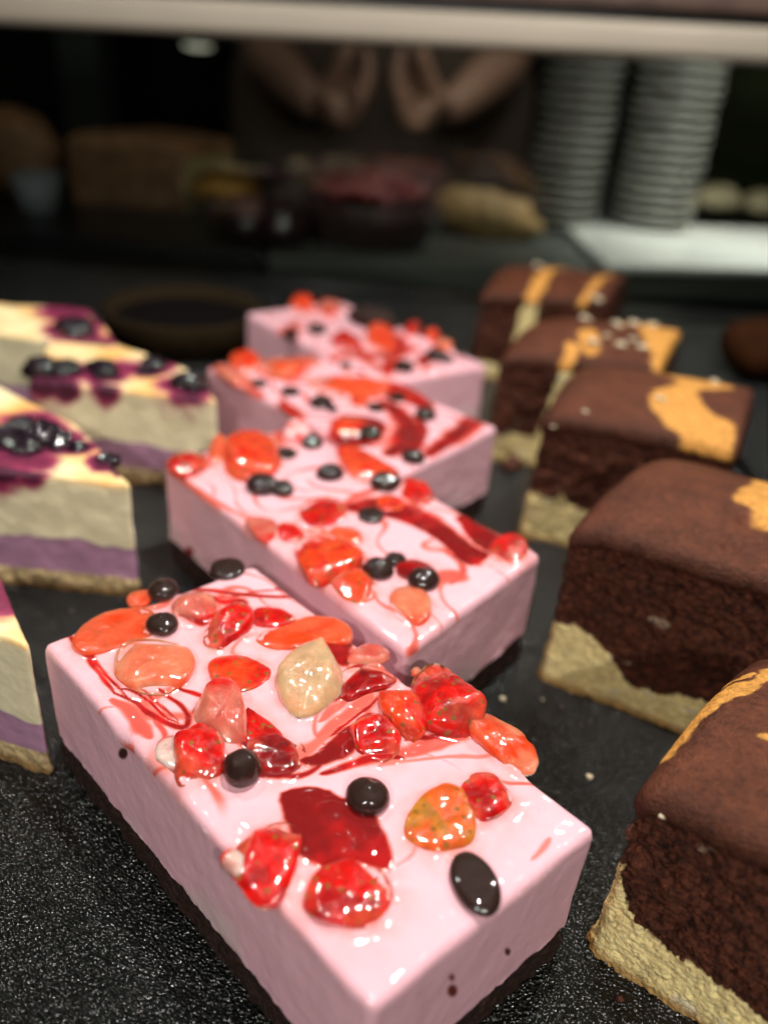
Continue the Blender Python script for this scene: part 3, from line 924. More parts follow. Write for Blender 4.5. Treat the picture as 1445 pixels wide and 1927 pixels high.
# ------------------------------------------------------------------ marble slices
def marble(label, A, D, Cc, B, h, res, bound, yellow, seed, zt=None, stripe=None, flecks=(), shoulder=.38, bulge=.5, cracks=()):
    q = [np.array(p, float) for p in (A, D, Cc, B)]
    root = empty('marble_cake_slice', label, 'cake slice', (*np.mean(q, 0), 0), 'marble cake slices in the right row')
    LU = np.hypot(*(q[1] - q[0]))

    def top(XY, U, V, e):
        z = -shoulder * np.exp(-(U * LU) / .55) + bulge * np.sin(np.pi * np.clip(V, 0, 1)) + .10 * fbm(np.column_stack([XY, np.full(len(XY), seed)]), .5, 2)
        for (cx, cy, r, dp) in cracks:
            c = unp(cx, cy, h); z = z - dp * np.exp(-(np.hypot(*(XY - c).T) / r) ** 2)
        return z
    s = Slice(*q, h, res, top=top, rt=.34, rc=.32, side_amp=.0)
    P = s.P.copy(); n = len(P); ff = P.copy()
    # face fraction along A-D and true height
    bx, bz = zip(*bound)
    # vanilla where below the boundary curve
    zb = np.interp(s.U * LU, bx, bz) + .16 * fbm(P * np.array([1, 1, .6]) + seed * 4, .9, 3)
    zb = np.where(s.V > .02, zb * .9 + .25 * fbm(P + seed, .6, 2), zb)
    van = (s.side & (P[:, 2] < zb)).astype(float)
    if stripe:
        ux, wd = stripe
        cxs = ux[0] + (ux[1] - ux[0]) * P[:, 2] / h
        st = np.abs(s.U * LU - cxs + .15 * fbm(P, .9, 2)) < wd * (1.1 - .4 * P[:, 2] / h)
        van = np.maximum(van, (st & s.side & (s.V < .3)).astype(float))
    crustm = ((~s.side) | (P[:, 2] > s.P[:, 2].max() + 9)).astype(float)
    topz = np.where(s.side, 0, 0)
    # crust class: the top and the first rows down from it
    cr = (~s.side) | (s.frac > .975 - .03 * fbm(P, 3, 2))
    big = fbm(P + seed * 3, 1.6, 4); med = fbm(P * np.array([1, 1, 1.6]) + 31, 4.2, 4)
    holes = np.clip(-fbm(P + 11 + seed, 3.0, 2) - .22, 0, 1)
    sq = np.array([1, 1, 1.35])
    w1 = worley(P * sq + .25 * np.column_stack([big, med, big]), 4.5); w2 = worley(P * sq + .1 * np.column_stack([med, big, med]), 10.)
    pores = .10 * sst(.42, .08, w1) + .08 * sst(.45, .1, w2) 
    fine = .035 * fbm(P + 90, 9, 3)
    w0 = worley(P * np.array([1, 1, 2.3]) + .35 * np.column_stack([big, med, big]), 1.15)
    tear = sst(.07, .0, np.abs(fbm(P * np.array([.75, .75, 2.4]) + 3 * seed, 1.1, 3))) * sst(-.15, .25, fbm(P + 200, .8, 2))
    pores = pores + .16 * tear * (van < .5)
    holes = .5 * holes + .75 * sst(.34, .12, w0) * (van < .5)
    amp = np.where(van > .5, .05 * big + .04 * med - .7 * pores + fine, .14 * big + .06 * med + .09 * fbm(P * np.array([.8, .8, 3.2]) + 7, 1.5, 3) - .34 * holes - pores + fine)
    pit = np.clip(pores / .12 + holes * 1.5, 0, 1)
    amp = amp * s.side * sst(1.0, .93, s.frac) + np.where(cr, .035, 0) * np.where(s.side | (s.e < .2), 1, 0)
    amp += -.10 * sst(.5, 1.0, np.clip(P[:, 2] / h, 0, 1)) * (s.U < .001) * 0
    foot = sst(.5, .0, P[:, 2]) * .05 * (s.U < .15)
    zz_ = np.clip(P[:, 2] / h, 0, 1)
    bow = .16 * fbm(np.column_stack([P[:, :2], P[:, 2] * .4]) + seed * 7, .35, 2) + .10 * (1 - zz_) ** 2 - .05
    s.push(amp + (foot + bow) * s.side * sst(1.0, .9, s.frac))
    # colours
    choc = np.array([.080, .023, .011]) * (1 + .6 * fbm(P, 4, 3))[:, None]
    vanc = np.array([.93, .76, .36]) * (1 + .22 * fbm(P, 3, 3))[:, None]
    wh = sst(.28, .5, fbm(P * sq + 5, 2.6, 3))[:, None]
    vanc = vanc * (1 - wh) + np.array([.86, .78, .55]) * wh
    br = (sst(.35, .05, P[:, 2]) * .8 + sst(.25, .0, np.minimum(s.U * LU, 9)) * .5 * s.side).clip(0, 1)[:, None]
    vanc = vanc * (1 - br) + np.array([.36, .17, .035]) * br
    crc = np.array([.105, .031, .014]) * (1 + .45 * fbm(P, 1.3, 4))[:, None] * (1 - .45 * np.exp(-np.clip(s.e, 0, 9) / .25))[:, None] * (.55 + .45 * sst(.02, .3, worley(P, 7)))[:, None]
    yel = np.zeros(n)
    XY = P[:, :2] + np.column_stack([fbm(P, 1.2, 3), fbm(P + 20, 1.2, 3)]) * .30
    zt = zt or (h + .25)
    for kind, pts, wd in yellow:
        pp = plane_pts(pts, zt)
        if kind == 'poly': d = d_polygon(XY, chaikin(pp, 2)); yel = np.maximum(yel, sst(.09, -.09, d))
        else:
            d, t_ = d_polyline(XY, chaikin(pp, 2, False)); yel = np.maximum(yel, sst(wd, wd * .7, d))
    yc = np.array([.64, .30, .065]) * (1 + .15 * fbm(P + 5, 2, 3))[:, None]
    crc = crc * (1 - yel[:, None]) + yc * yel[:, None]
    cls = np.where(cr, 2, np.where(van > .5, 1, 0)).astype(float)
    col = np.where(cr[:, None], crc, np.where((van > .5)[:, None], vanc, choc))
    # streaks of pale batter inside the chocolate
    fl = sst(.50, .62, fbm(P * np.array([1, 1, 1.8]) + seed * 13, 1.2, 3)) * ((cls == 0))
    col = col * (1 - fl[:, None] * .6) + np.array([.40, .30, .20]) * fl[:, None] * .6
    # split: classes 0 and 2 never average to 1 by accident
    F_ = s.F
    c4_ = cls[F_]
    fcl = np.where((c4_ == 2).sum(1) >= 2, 2, np.where((c4_ == 1).sum(1) >= 2, 1, 0))
    for k, (nm, mt) in enumerate((('chocolate_crumb', M['choc_crumb']), ('vanilla_crumb', M['van_crumb']), ('crust', M['crust']))):
        f = F_[fcl == k]
        if len(f) == 0: continue
        used = np.unique(f); mp = -np.ones(n, int); mp[used] = np.arange(len(used))
        mesh_obj(nm, s.P[used], mp[f], mt, root, {'col': np.clip(col[used], 0, 1)})
    for k, (fx, fy, fr, dz) in enumerate(flecks):
        c = on_top(s, fx, fy); zz = c[2] - fr * .12
        ball('nut_flake', root, (c[0], c[1], zz + fr * .25), (fr, fr * .75, fr * .4), M['crumbw'], rz=k * 1.3, tilt=(.3 * math.sin(k), .3 * math.cos(k)), noise=.9, seed=k, nu=20, nv=12)
    return root


c6 = lambda pts: crop(pts, 2.47, 860, 460)
c7 = lambda pts: crop(pts, 2.98, 960, 800)
c8 = lambda pts: crop(pts, 2.649, 1100, 1200)

marble('marble slice in the bottom right corner, yellow bands curving over its brown top',
       (4.55, 9.45), (10.4, 5.4), (13.9, 9.6), (8.1, 13.5), 4.65, .033,
       [(0, 2.5), (.2, 2.1), (.5, 1.55), (1.0, 1.25), (2, 1.3), (3, 1.15), (7, 1.15)],
       [('line', c8([(450, 500), (520, 410), (600, 330), (700, 270), (914, 190), (1100, 150)]), .20),
        ('line', c8([(680, 200), (760, 170), (840, 160)]), .06), ('line', c8([(850, 545), (930, 555), (1000, 560)]), .08)],
       1, flecks=[(1237, 1552, .06, 0)])
marble('marble slice second from the front, smooth dome with a yellow patch at the frame edge',
       (4.6, 17.25), (11.3, 13.9), (14.6, 18.3), (8.0, 22.1), 5.05, .05,
       [(0, 1.9), (.9, 2.05), (1.6, 1.65), (2.3, .95), (3, .95), (4, 1.2), (8, 1.1)],
       [('poly', c7([(1215, 420), (1300, 380), (1370, 290), (1400, 225), (1330, 195), (1190, 182), (1260, 165), (1500, 150), (1700, 300), (1600, 600), (1440, 600), (1380, 530), (1330, 475)]), 0)],
       2, zt=5.5, cracks=[(1405, 1010, .28, .22), (1370, 1040, .2, .15)])
marble('marble slice third from the front, yellow patch with brown spots at its right end',
       (4.95, 25.0), (10.9, 23.0), (13.6, 29.2), (7.3, 30.7), 4.85, .07,
       [(0, 1.7), (.9, 1.7), (1.2, 2.1), (1.5, 1.7), (3, 1.5), (7, 1.5)],
       [('poly', c6([(880, 710), (980, 690), (1050, 660), (930, 600), (1000, 585), (1200, 640), (1300, 690), (1200, 700), (1110, 700), (1140, 790), (1300, 840), (1290, 930), (1060, 880), (980, 820), (900, 790)]), 0)],
       3, flecks=[(1243, 752, .18, 0), (1100, 775, .12, 0), (1345, 720, .2, 0), (1040, 800, .1, 0)])
marble('marble slice fourth from the front, its top sprinkled with pale nuts and orange crumbs',
       (4.1, 31.2), (10.4, 30.6), (13.0, 36.6), (6.5, 37.0), 4.8, .09,
       [(0, 1.2), (2, 1.3), (7, 1.2)],
       [('poly', c6([(820, 400), (860, 330), (1000, 360), (1080, 430), (1050, 560), (960, 590), (880, 490)]), 0), ('line', c6([(470, 560), (510, 510), (540, 470)]), .3),
        ('poly', c6([(560, 430), (620, 415), (670, 470), (640, 510), (580, 490)]), 0), ('poly', c6([(720, 380), (820, 320), (860, 350), (780, 400)]), 0)],
       4, stripe=((2.1, 2.9), .33),
       flecks=[(1103, 600, .28, 0), (1160, 612, .3, 0), (1195, 600, .3, 0), (1115, 645, .3, 0), (1165, 650, .28, 0), (1190, 640, .2, 0), (1158, 695, .3, 0), (1225, 610, .3, 0), (1140, 632, .2, 0), (1210, 655, .24, 0)])
marble('marble slice farthest back in the right row, pale yellow stripe running down its front',
       (3.9, 41.4), (10.6, 41.6), (13.2, 48.3), (5.9, 48.8), 4.6, .1,
       [(0, .9), (3, .8), (8, .9)],
       [('line', c6([(330, 290), (350, 220), (420, 140), (520, 85), (640, 70)]), .42), ('line', c6([(590, 240), (640, 190), (720, 150)]), .25)],
       5, stripe=((2.6, 2.7), .5), flecks=[(1015, 486, .3, 0), (1120, 565, .35, 0)])


# ------------------------------------------------------------------ blueberry cheesecakes
def cheese(label, A, D, Cc, B, h, res, lay, berries, stains, seed, smears=()):
    q = [np.array(p, float) for p in (A, D, Cc, B)]
    root = empty('blueberry_cheesecake_slice', label, 'cake slice', (*np.mean(q, 0), 0), 'blueberry cheesecake slices in the left row')

    def top(XY, U, V, e):
        z = .10 * fbm(np.column_stack([XY, np.full(len(XY), seed)]), .6, 3)
        for (bx, by, br) in berries:
            c = unp(bx, by, h); d = np.hypot(*(XY - c).T)
            z = z - .06 * np.exp(-(d / (br * 1.4)) ** 2)
        return z
    s = Slice(*q, h, res, top=top, rt=.12, rc=.2, side_amp=.06, side_freq=1.2, cuts=[lay[1], lay[0]])
    P = s.P.copy(); n = len(P)
    zb, zp = lay
    z1 = zb + .08 * fbm(P * np.array([1, 1, 0]), 1.5, 3)
    z2 = zp + .38 * fbm(P * np.array([1, 1, 0]) + 8, .6, 3)
    cls = s.warp([(zp, z2), (zb, z1)])
    P[:, 2] = s.P[:, 2]
    s.push(np.where(s.rowz < zb - 1e-4, .04 + .13 * fbm(P, 3.2, 4), .012 * fbm(P, 3, 2)) * s.side)
    cream = np.array([.86, .78, .52]) * (1 + .08 * fbm(P, 1, 3))[:, None]
    tm = np.where(s.side, np.exp(-np.clip(h - P[:, 2], 0, 9) / .1), 1)[:, None]
    brown = sst(-.5, .6, fbm(P + seed * 2, .5, 3))[:, None]
    topc = np.array([.95, .80, .46]) * (1 - brown) + np.array([.90, .47, .11]) * brown
    col = cream * (1 - tm) + topc * tm
    pur = np.zeros(n)
    for (bx, by, br) in berries:
        c = unp(bx, by, h); d = np.hypot(*(P[:, :2] - c).T)
        dd = np.hypot(d, np.clip(h - P[:, 2], 0, 9) * .62)
        pur = np.maximum(pur, sst(br * 2.5, br * .7, dd + .3 * fbm(P, 1.6, 2)))
    for (bx, by, br) in stains:
        c = unp(bx, by, h); d = np.hypot(np.hypot(*(P[:, :2] - c).T), np.clip(h - P[:, 2], 0, 9))
        pur = np.maximum(pur, .8 * sst(br, br * .3, d + .4 * fbm(P, 1.2, 3)))
    PX = proj_px(P)
    face = (s.V < .02) | (s.e < .3)
    for (sx, sy, rx, ry) in smears:      # juice and crushed berry run down the cut face
        d = np.hypot((PX[:, 0] - sx) / rx, (PX[:, 1] - sy) / ry) + .25 * fbm(P, 1.5, 3)
        pur = np.maximum(pur, sst(1.25, .55, d) * face)
    pk = np.array([.36, .04, .11]); dk = np.array([.07, .008, .03])
    p1 = pur[:, None]
    col = np.where(p1 < .5, col * (1 - 2 * p1) + pk * 2 * p1, pk * (2 - 2 * p1) + dk * (2 * p1 - 1))
    pl = np.array([.46, .25, .37]) * (1 + .28 * fbm(P * np.array([1, 1, 2.5]), 1.6, 3))[:, None]
    bc = np.array([.56, .42, .22]) * (1 + .3 * fbm(P, 4, 3))[:, None]
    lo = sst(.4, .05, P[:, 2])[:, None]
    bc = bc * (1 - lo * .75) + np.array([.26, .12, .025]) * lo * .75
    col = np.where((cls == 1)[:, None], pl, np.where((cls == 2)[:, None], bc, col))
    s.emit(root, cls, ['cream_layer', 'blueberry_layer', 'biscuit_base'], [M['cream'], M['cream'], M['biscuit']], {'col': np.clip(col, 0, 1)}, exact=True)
    tv = s.P[:s.n0]
    for k, (bx, by, br) in enumerate(berries):
        c = on_top(s, bx, by); zz = c[2]
        ball('blueberry', root, (c[0], c[1], zz + br * .12), (br * 1.08, br * .95, br * .62), M['blueberry'], rz=k, noise=.38, seed=k + seed)
    return root


# right ends as seen; the pieces run out of the frame on the left
cheese('blueberry cheesecake wedge cut by the left frame edge beside the nearest pink slice',
       (-9.6, 13.2), (-6.93, 12.45), (-8.6, 14.75), (-11.2, 15.6), 3.75, .04, (.62, 1.6), [], [(0, 1120, 1.1)], 1)
cheese('blueberry cheesecake wedge second from the front, a pile of shiny berries at the frame edge',
       (-13.5, 19.5), (-7.05, 19.35), (-9.9, 22.9), (-14.2, 26.0), 3.85, .06, (.62, 1.75),
       [(150, 842, .3), (85, 828, .4), (15, 835, .4), (40, 800, .38), (25, 812, .42), (60, 840, .40), (95, 815, .42), (45, 850, .36), (110, 838, .34), (205, 868, .36), (5, 818, .4), (75, 805, .36), (120, 822, .3), (30, 830, .3), (60, 818, .3)],
       [(70, 870, 1.0), (0, 870, 1.3), (60, 790, 1.3), (215, 875, .7), (20, 900, .8)], 2, smears=[(60, 880, 38, 40), (10, 885, 40, 30), (215, 885, 18, 14)])
cheese('cheesecake wedge third from the front, a line of dark berries along its cut edge',
       (-13.1, 26.6), (-6.2, 26.2), (-8.0, 29.0), (-14.5, 33.0), 3.75, .07, (.62, 1.6),
       [(80, 695, .62), (125, 700, .58), (60, 700, .5), (190, 695, .55), (200, 705, .5), (190, 690, .4), (290, 690, .48), (350, 722, .58), (365, 730, .45), (105, 690, .4), (275, 700, .35)],
       [(240, 690, 1.2), (120, 700, 1.6), (60, 720, 1.4), (350, 740, .9), (40, 720, 1.0)], 3, smears=[(85, 715, 45, 40), (125, 725, 30, 38), (200, 722, 32, 45), (358, 738, 40, 28), (55, 705, 30, 30)])
cheese('golden topped cheesecake wedge farthest back at the left, one berry cluster on its rear edge',
       (-19.5, 31.2), (-11.1, 30.7), (-14.0, 35.4), (-20.5, 34.6), 3.85, .09, (.62, 1.6),
       [(135, 618, .62), (150, 612, .5), (140, 630, .5), (160, 625, .4)], [(130, 590, 1.6), (165, 640, 1.0), (110, 585, 1.2)], 4, smears=[(150, 600, 55, 35), (190, 645, 30, 16)])

# ------------------------------------------------------------------ crumbs on the mat
for px, py, r, mt, lab in [
        (1108, 1465, .09, 'crumbw', 'pale pointed crumb on the mat beside the right corner of the nearest pink slice'),
        (945, 1318, .09, 'crumbw', 'pale round crumb on the mat between the pink slices and second marble slice'),
        (1055, 1332, .05, 'crumbb', 'tiny reddish crumb on the mat in front of the second marble slice'),
        (1165, 1882, .07, 'crumbb', 'brown crumb on the mat at the foot of the nearest marble slice'),
        (1020, 1318, .04, 'crumbw', 'speck of pale crumb on the mat left of the second marble slice'),
        (962, 884, .42, 'crumbb', 'reddish brown crumb heap on the mat at the foot of the fourth marble slice'),
        (135, 1150, .03, 'crumbw', 'tiny pale speck on the mat below the second cheesecake wedge'),
        (1096, 1368, .03, 'crumbb', 'smallest brown speck on the mat below the second marble slice')]:
    c = unp(px, py, 0)
    o = ball('crumb', None, (c[0], c[1], r * .6), (r, r * .8, r * (.75)), M[mt], rz=px, noise=.6, seed=px % 9, nu=16, nv=10)
    tag(o, lab, 'crumb', 'crumbs fallen on the black mat')

# ------------------------------------------------------------------ back of the case and the counter beyond
Y0 = 67.
xl = at_y(490, 505, Y0)[0]
t = boxo('counter', -130, 130, Y0 + 14, 165, -6, -.15, M['black'], loc=(0, Y0, -6)); tag(t, kind='structure')
ps = np.array([(-11.4, 67.), (52, 79.5), (50, 100.), (-13, 100.)])
Vt = np.vstack([np.column_stack([ps, np.full(4, -2.6)]), np.column_stack([ps, np.full(4, 0.)])])
o = mesh_obj('metal_shelf', Vt, [(3, 2, 1, 0), (4, 5, 6, 7), (0, 1, 5, 4), (1, 2, 6, 5), (2, 3, 7, 6), (3, 0, 4, 7)], M['darkgrey'], smooth=False)
bb = o.modifiers.new('b', 'BEVEL'); bb.width = .3 * S; bb.segments = 3
tag(o, 'dull grey-green metal shelf under the white tray and the plates behind the glass', 'shelf')
ps = np.array([(-90., 68.), (-12, 68), (-13.6, 100.), (-90, 100.)])
Vt = np.vstack([np.column_stack([ps, np.full(4, -3.)]), np.column_stack([ps, np.full(4, -.05)])])
o = mesh_obj('dark_shelf', Vt, [(3, 2, 1, 0), (4, 5, 6, 7), (0, 1, 5, 4), (1, 2, 6, 5), (2, 3, 7, 6), (3, 0, 4, 7)], M['black'], smooth=False)
tag(o, 'near-black shelf carrying the loaf and the roll at the left behind the glass', 'shelf')

# rail across the top of the glass door
YR = 60.
a = at_y(0, 45, YR); b = at_y(1445, 120, YR); a2 = at_y(0, -20, YR); b2 = at_y(1445, 42, YR)
zlo = (a[2] + b[2]) / 2; zhi = (a2[2] + b2[2]) / 2
sl = (b[2] - a[2]) / (b[0] - a[0])
root = empty('door_rail', 'cream enamelled rail running across the top of the glass door', 'rail', (0, YR, zlo))
root.rotation_euler = (0, 0, 0)


def slanted(name, z0, z1, y0, y1, mt, parent, bev):
    V, F_ = box_mesh(-90, 90, y0, y1, z0, z1)
    V = V.copy(); V[:, 2] += V[:, 0] * sl
    o = mesh_obj(name, V, F_, mt, parent, smooth=False)
    bb = o.modifiers.new('b', 'BEVEL'); bb.width = bev * S; bb.segments = 4
    return o


slanted('rail_profile', zlo, zhi, YR - 1, YR + 1.5, M['railm'], root, .7)
slanted('rail_gasket', zhi - .05, zhi + .5, YR - .4, YR + 1.2, M['black'], root, .05)
slanted('rail_cap', zhi + .55, zhi + 3.5, YR - 1.2, YR + 1.5, M['brown'], root, .3)

# glass door under the rail
gm = bpy.data.materials.new('door_glass'); gm.use_nodes = True
nt = gm.node_tree; N = nt.nodes; L = nt.links
N.remove(N['Principled BSDF'])
tr = N.new('ShaderNodeBsdfTransparent'); tr.inputs[0].default_value = (.90, .93, .90, 1)
gl = N.new('ShaderNodeBsdfGlossy'); gl.inputs['Roughness'].default_value = .03
fr = N.new('ShaderNodeFresnel'); fr.inputs[0].default_value = 1.5
mx = N.new('ShaderNodeMixShader'); L.new(fr.outputs[0], mx.inputs[0]); L.new(tr.outputs[0], mx.inputs[1]); L.new(gl.outputs[0], mx.inputs[2])
L.new(mx.outputs[0], N['Material Output'].inputs[0])
o = boxo('glass_door', -88, 88, YR + .1, YR + .5, -.6, zlo + 1.2, gm, bevel=0)
tag(o, 'clear glass door pane closing the back of the display case', 'glass door')

# back wall, green wall, pillar
t = boxo('wall', -300, 300, 262, 270, -90, 200, M['wall'], bevel=0, loc=(0, 262, -90)); tag(t, kind='structure')
t = boxo('floor', -300, 300, -200, 270, -94, -90, M['black'], bevel=0, loc=(0, 0, -94)); tag(t, kind='structure')
p0 = at_y(1312, 300, 150); p1 = at_y(1445, 300, 150)
o = boxo('green_panel', p0[0], p0[0] + 60, 150, 153, -6, 60, M['green'])
tag(o, 'olive green panel standing behind the plates at the right', 'panel')
p0 = at_y(112, 150, 140); p1 = at_y(190, 150, 140)
o = boxo('pillar', p0[0], p1[0], 140, 147, -6, 90, M['pillar'])
tag(o, 'dim green-grey pillar rising behind the loaf', 'pillar')


def lathe(prof, n=40, ripple=None):
    V = []; F_ = []
    for (r, z) in prof:
        for j in range(n):
            a = 2 * math.pi * j / n; rr = r * (1 + (ripple(a) if ripple else 0))
            V.append((rr * math.cos(a), rr * math.sin(a), z))
    for i in range(len(prof) - 1):
        for j in range(n):
            j2 = (j + 1) % n
            F_.append((i * n + j, i * n + j2, (i + 1) * n + j2, (i + 1) * n + j))
    return np.array(V), F_


# stacks of plates
def plate_mesh(R):
    V, F_ = lathe([(.02, .25), (R * .55, .25), (R * .64, .34), (R, .86), (R + .05, .70), (R, .60), (R * .68, .12), (R * .62, 0), (.02, 0)], 44)
    return V, F_


for (pxl, pxr, nst, name_) in [(985, 1125, 23, 'left'), (1148, 1302, 23, 'right')]:
    yb = 92.
    cl = at_y(pxl, 385, yb); cr_ = at_y(pxr, 385, yb)
    R = (cr_[0] - cl[0]) / 2; cxm = (cr_[0] + cl[0]) / 2
    V, F_ = plate_mesh(R)
    proto = None
    for k in range(nst):
        if proto is None:
            proto = mesh_obj('plate', V, F_, M['platec'], loc=(0, 0, 0)); o = proto
        else:
            o = proto.copy(); C.objects.link(o)
        o.location = ((cxm + random.uniform(-.12, .12)) * S, (yb + random.uniform(-.1, .1)) * S, (.0 + k * .98) * S)
        tag(o, 'grey stoneware plate in the %s of two tall plate stacks behind the glass' % name_, 'plate', 'plates in the %s stack' % name_)

# white tray with pastries
tray = empty('serving_tray', 'long white rectangular serving tray on the rear shelf', 'tray', (31, 83, 0))
V = np.array([(17.0, 70.6, .05), (49, 79.2, .05), (47.5, 99.5, .05), (16.4, 91.3, .05)])
Vv = np.vstack([V, V + np.array([0, 0, .9])])
o = mesh_obj('tray_body', Vv, [(3, 2, 1, 0), (4, 5, 6, 7), (0, 1, 5, 4), (1, 2, 6, 5), (2, 3, 7, 6), (3, 0, 4, 7)], M['whitec'], tray, smooth=False)
bb = o.modifiers.new('b', 'BEVEL'); bb.width = .35 * S; bb.segments = 4
M['pastry'] = mat('pastry', (.42, .27, .11), .6, var=.35, vscale=90, bump=[('noise', 120, .002)])
M['palepastry'] = mat('pale_pastry', (.42, .36, .22), .6, var=.3, vscale=90, bump=[('noise', 120, .002)])
for k, (px, py, rr, lab) in enumerate([(1260, 385, (3.1, 2.2, 1.5), 'small pale pastry at the left end of the white tray'),
                                       (1345, 378, (3.6, 2.6, 2.0), 'pale olive pastry in the middle of the white tray'),
                                       (1430, 385, (3.4, 2.6, 1.8), 'pale pastry on the white tray cut by the right frame edge')]):
    c = unp(px, py + 18, .95)

    def crescent(V):
        V = V.copy(); V[:, 1] += .35 * V[:, 0] ** 2; V[:, 2] = np.where(V[:, 2] < 0, V[:, 2] * .5, V[:, 2]); 
        return V * (1 + .10 * np.cos(V[:, 0:1] * 9))
    o = ball('pastry', None, (c[0], c[1], .95 + rr[2] * .5), rr, M['palepastry'], rz=k * .8, noise=.2, seed=k, shape=crescent)
    tag(o, lab, 'pastry', 'pastries on the white tray')

# loaf cake
la = unp(140, 415, 0); 
yl = 82.
xa = at_y(135, 400, yl)[0]; xb = at_y(350, 400, yl)[0]; ztp = at_y(240, 262, yl)[2]
M['loafc'] = mat('loaf_crust', (.16, .075, .03), .7, var=.4, vscale=60, bump=[('noise', 90, .003)])
M['loafi'] = mat('loaf_crumb', (.26, .19, .08), .8, var=.2, vscale=120, bump=[('noise', 150, .002)])
lf = empty('loaf_cake', 'tall brown loaf with a pale cut end behind the glass at the left', 'loaf', ((xa + xb) / 2, yl, 0))
sl_ = Slice((xa, yl), (xb, yl), (xb + 3.2, yl + 9), (xa + 1.5, yl + 9), ztp, .35, top=lambda XY, U, V, e: .5 * np.sin(np.pi * U) + .2 * fbm(np.column_stack([XY, XY[:, 0]]), .5, 3), rt=.9, rc=.6, side_amp=.25, side_freq=.8)
cls = ((sl_.U > .995) & sl_.side).astype(float)
sl_.emit(lf, cls, ['crust', 'cut_face'], [M['loafc'], M['loafi']], {})

# roll, bowl and muffin to the left
c = at_y(40, 340, 84)
o = ball('bread_roll', None, (c[0], 84, 4.0), (4.2, 3.5, 4.1), M['loafc'], noise=.12, shape=lambda V: np.column_stack([V[:, 0], V[:, 1], np.maximum(V[:, 2], -.95)]), seed=3)
tag(o, 'round brown bread roll at the far left behind the glass', 'bread roll')
c = at_y(75, 385, 76)
nap = empty('paper_cup', 'small white paper cup leaning between the roll and the loaf', 'paper cup', (c[0], 76, 0))
V, F_ = lathe([(.05, 0), (1.5, 0), (2.1, 3.4), (2.2, 3.4), (1.55, -.05 + .1), (.05, .1)], 32, ripple=lambda a: .03 * math.cos(a * 16))
mesh_obj('cup_wall', V + np.array([c[0], 76, 0.0]), F_, mat('white_paper', (.35, .37, .42), .6), nap)
c = at_y(425, 350, 78)
mf = empty('muffin', 'orange topped muffin right of the loaf', 'muffin', (c[0], 78, 0))
V, F_ = lathe([(.05, 0), (1.9, 0), (2.5, 3.0), (.05, 3.0)], 36, ripple=lambda a: .03 * math.cos(a * 18))
mesh_obj('muffin_case', V + np.array([c[0], 78, 0]), F_, M['brown'], mf)
ball('muffin_top', mf, (c[0], 78, 3.3), (3.1, 3.0, 1.5), mat('muffin_top', (.42, .20, .03), .6, var=.4, vscale=80, bump=[('noise', 120, .002)]), noise=.2)

# berry tart
yt = 76.
c0 = at_y(565, 400, yt); c1_ = at_y(822, 400, yt); cx_ = (c0[0] + c1_[0]) / 2; Rt = (c1_[0] - c0[0]) / 2
tt = empty('berry_tart', 'dark round berry tart with a red fruit topping in the centre behind the glass', 'tart', (cx_, yt, 0))
V, F_ = lathe([(.05, 0), (Rt * .84, 0), (Rt, 3.6), (Rt * .96, 3.9), (Rt * .88, 3.6), (.05, 3.4)], 72, ripple=lambda a: .015 * math.cos(a * 28))
mesh_obj('pastry_shell', V + np.array([cx_, yt, 0]), F_, mat('dark_pastry', (.035, .016, .016), .5, bump=[('noise', 90, .002)]), tt)
mr_ = mat('tart_berry', (.28, .035, .03), .3, coat=1, coat_r=.1)
for k in range(46):
    a = k * 2.4; r_ = Rt * .82 * math.sqrt((k + .5) / 46)
    ball('berry', tt, (cx_ + r_ * math.cos(a), yt + r_ * math.sin(a), 4.0 + 1.3 * (1 - (r_ / Rt) ** 2)), (.75, .75, .7), mr_, noise=.1, seed=k, nu=12, nv=8)

# dark berry tartlets beside it
md = mat('dark_berry', (.03, .012, .016), .35, coat=.5)
mp_ = mat('pink_icing', (.20, .09, .08), .5, var=.3, vscale=100)
for (px, lab, r_) in [(465, 'small dark tartlet with a pink blob, left of the berry tart', 2.6), (530, 'dark tartlet touching the left side of the berry tart', 2.7)]:
    c = at_y(px, 400, 72)
    tt = empty('tartlet', lab, 'tartlet', (c[0], 72, 0))
    V, F_ = lathe([(.05, 0), (r_ * .75, 0), (r_, 2.2), (r_ * .9, 2.3), (.05, 2.0)], 40, ripple=lambda a: .03 * math.cos(a * 16))
    mesh_obj('pastry_shell', V + np.array([c[0], 72, 0]), F_, md, tt)
    ball('icing', tt, (c[0], 72, 2.4), (r_ * .75, r_ * .75, 1.3), mp_ if px == 465 else md, noise=.25, seed=px)
# croissant-like beige pastry right of the tart
c = at_y(905, 375, 84)
o = ball('croissant', None, (c[0] + .6, 84, 1.9), (6.0, 3.0, 2.3), M['pastry'], rz=-.2, tilt=(0, .12), noise=.15, shape=lambda V: np.column_stack([V[:, 0], V[:, 1] + .3 * V[:, 0] ** 2, V[:, 2]]) * (1 + .07 * np.cos(V[:, 0:1] * 11)), seed=8)
tag(o, 'beige croissant lying between the berry tart and the plates', 'croissant')
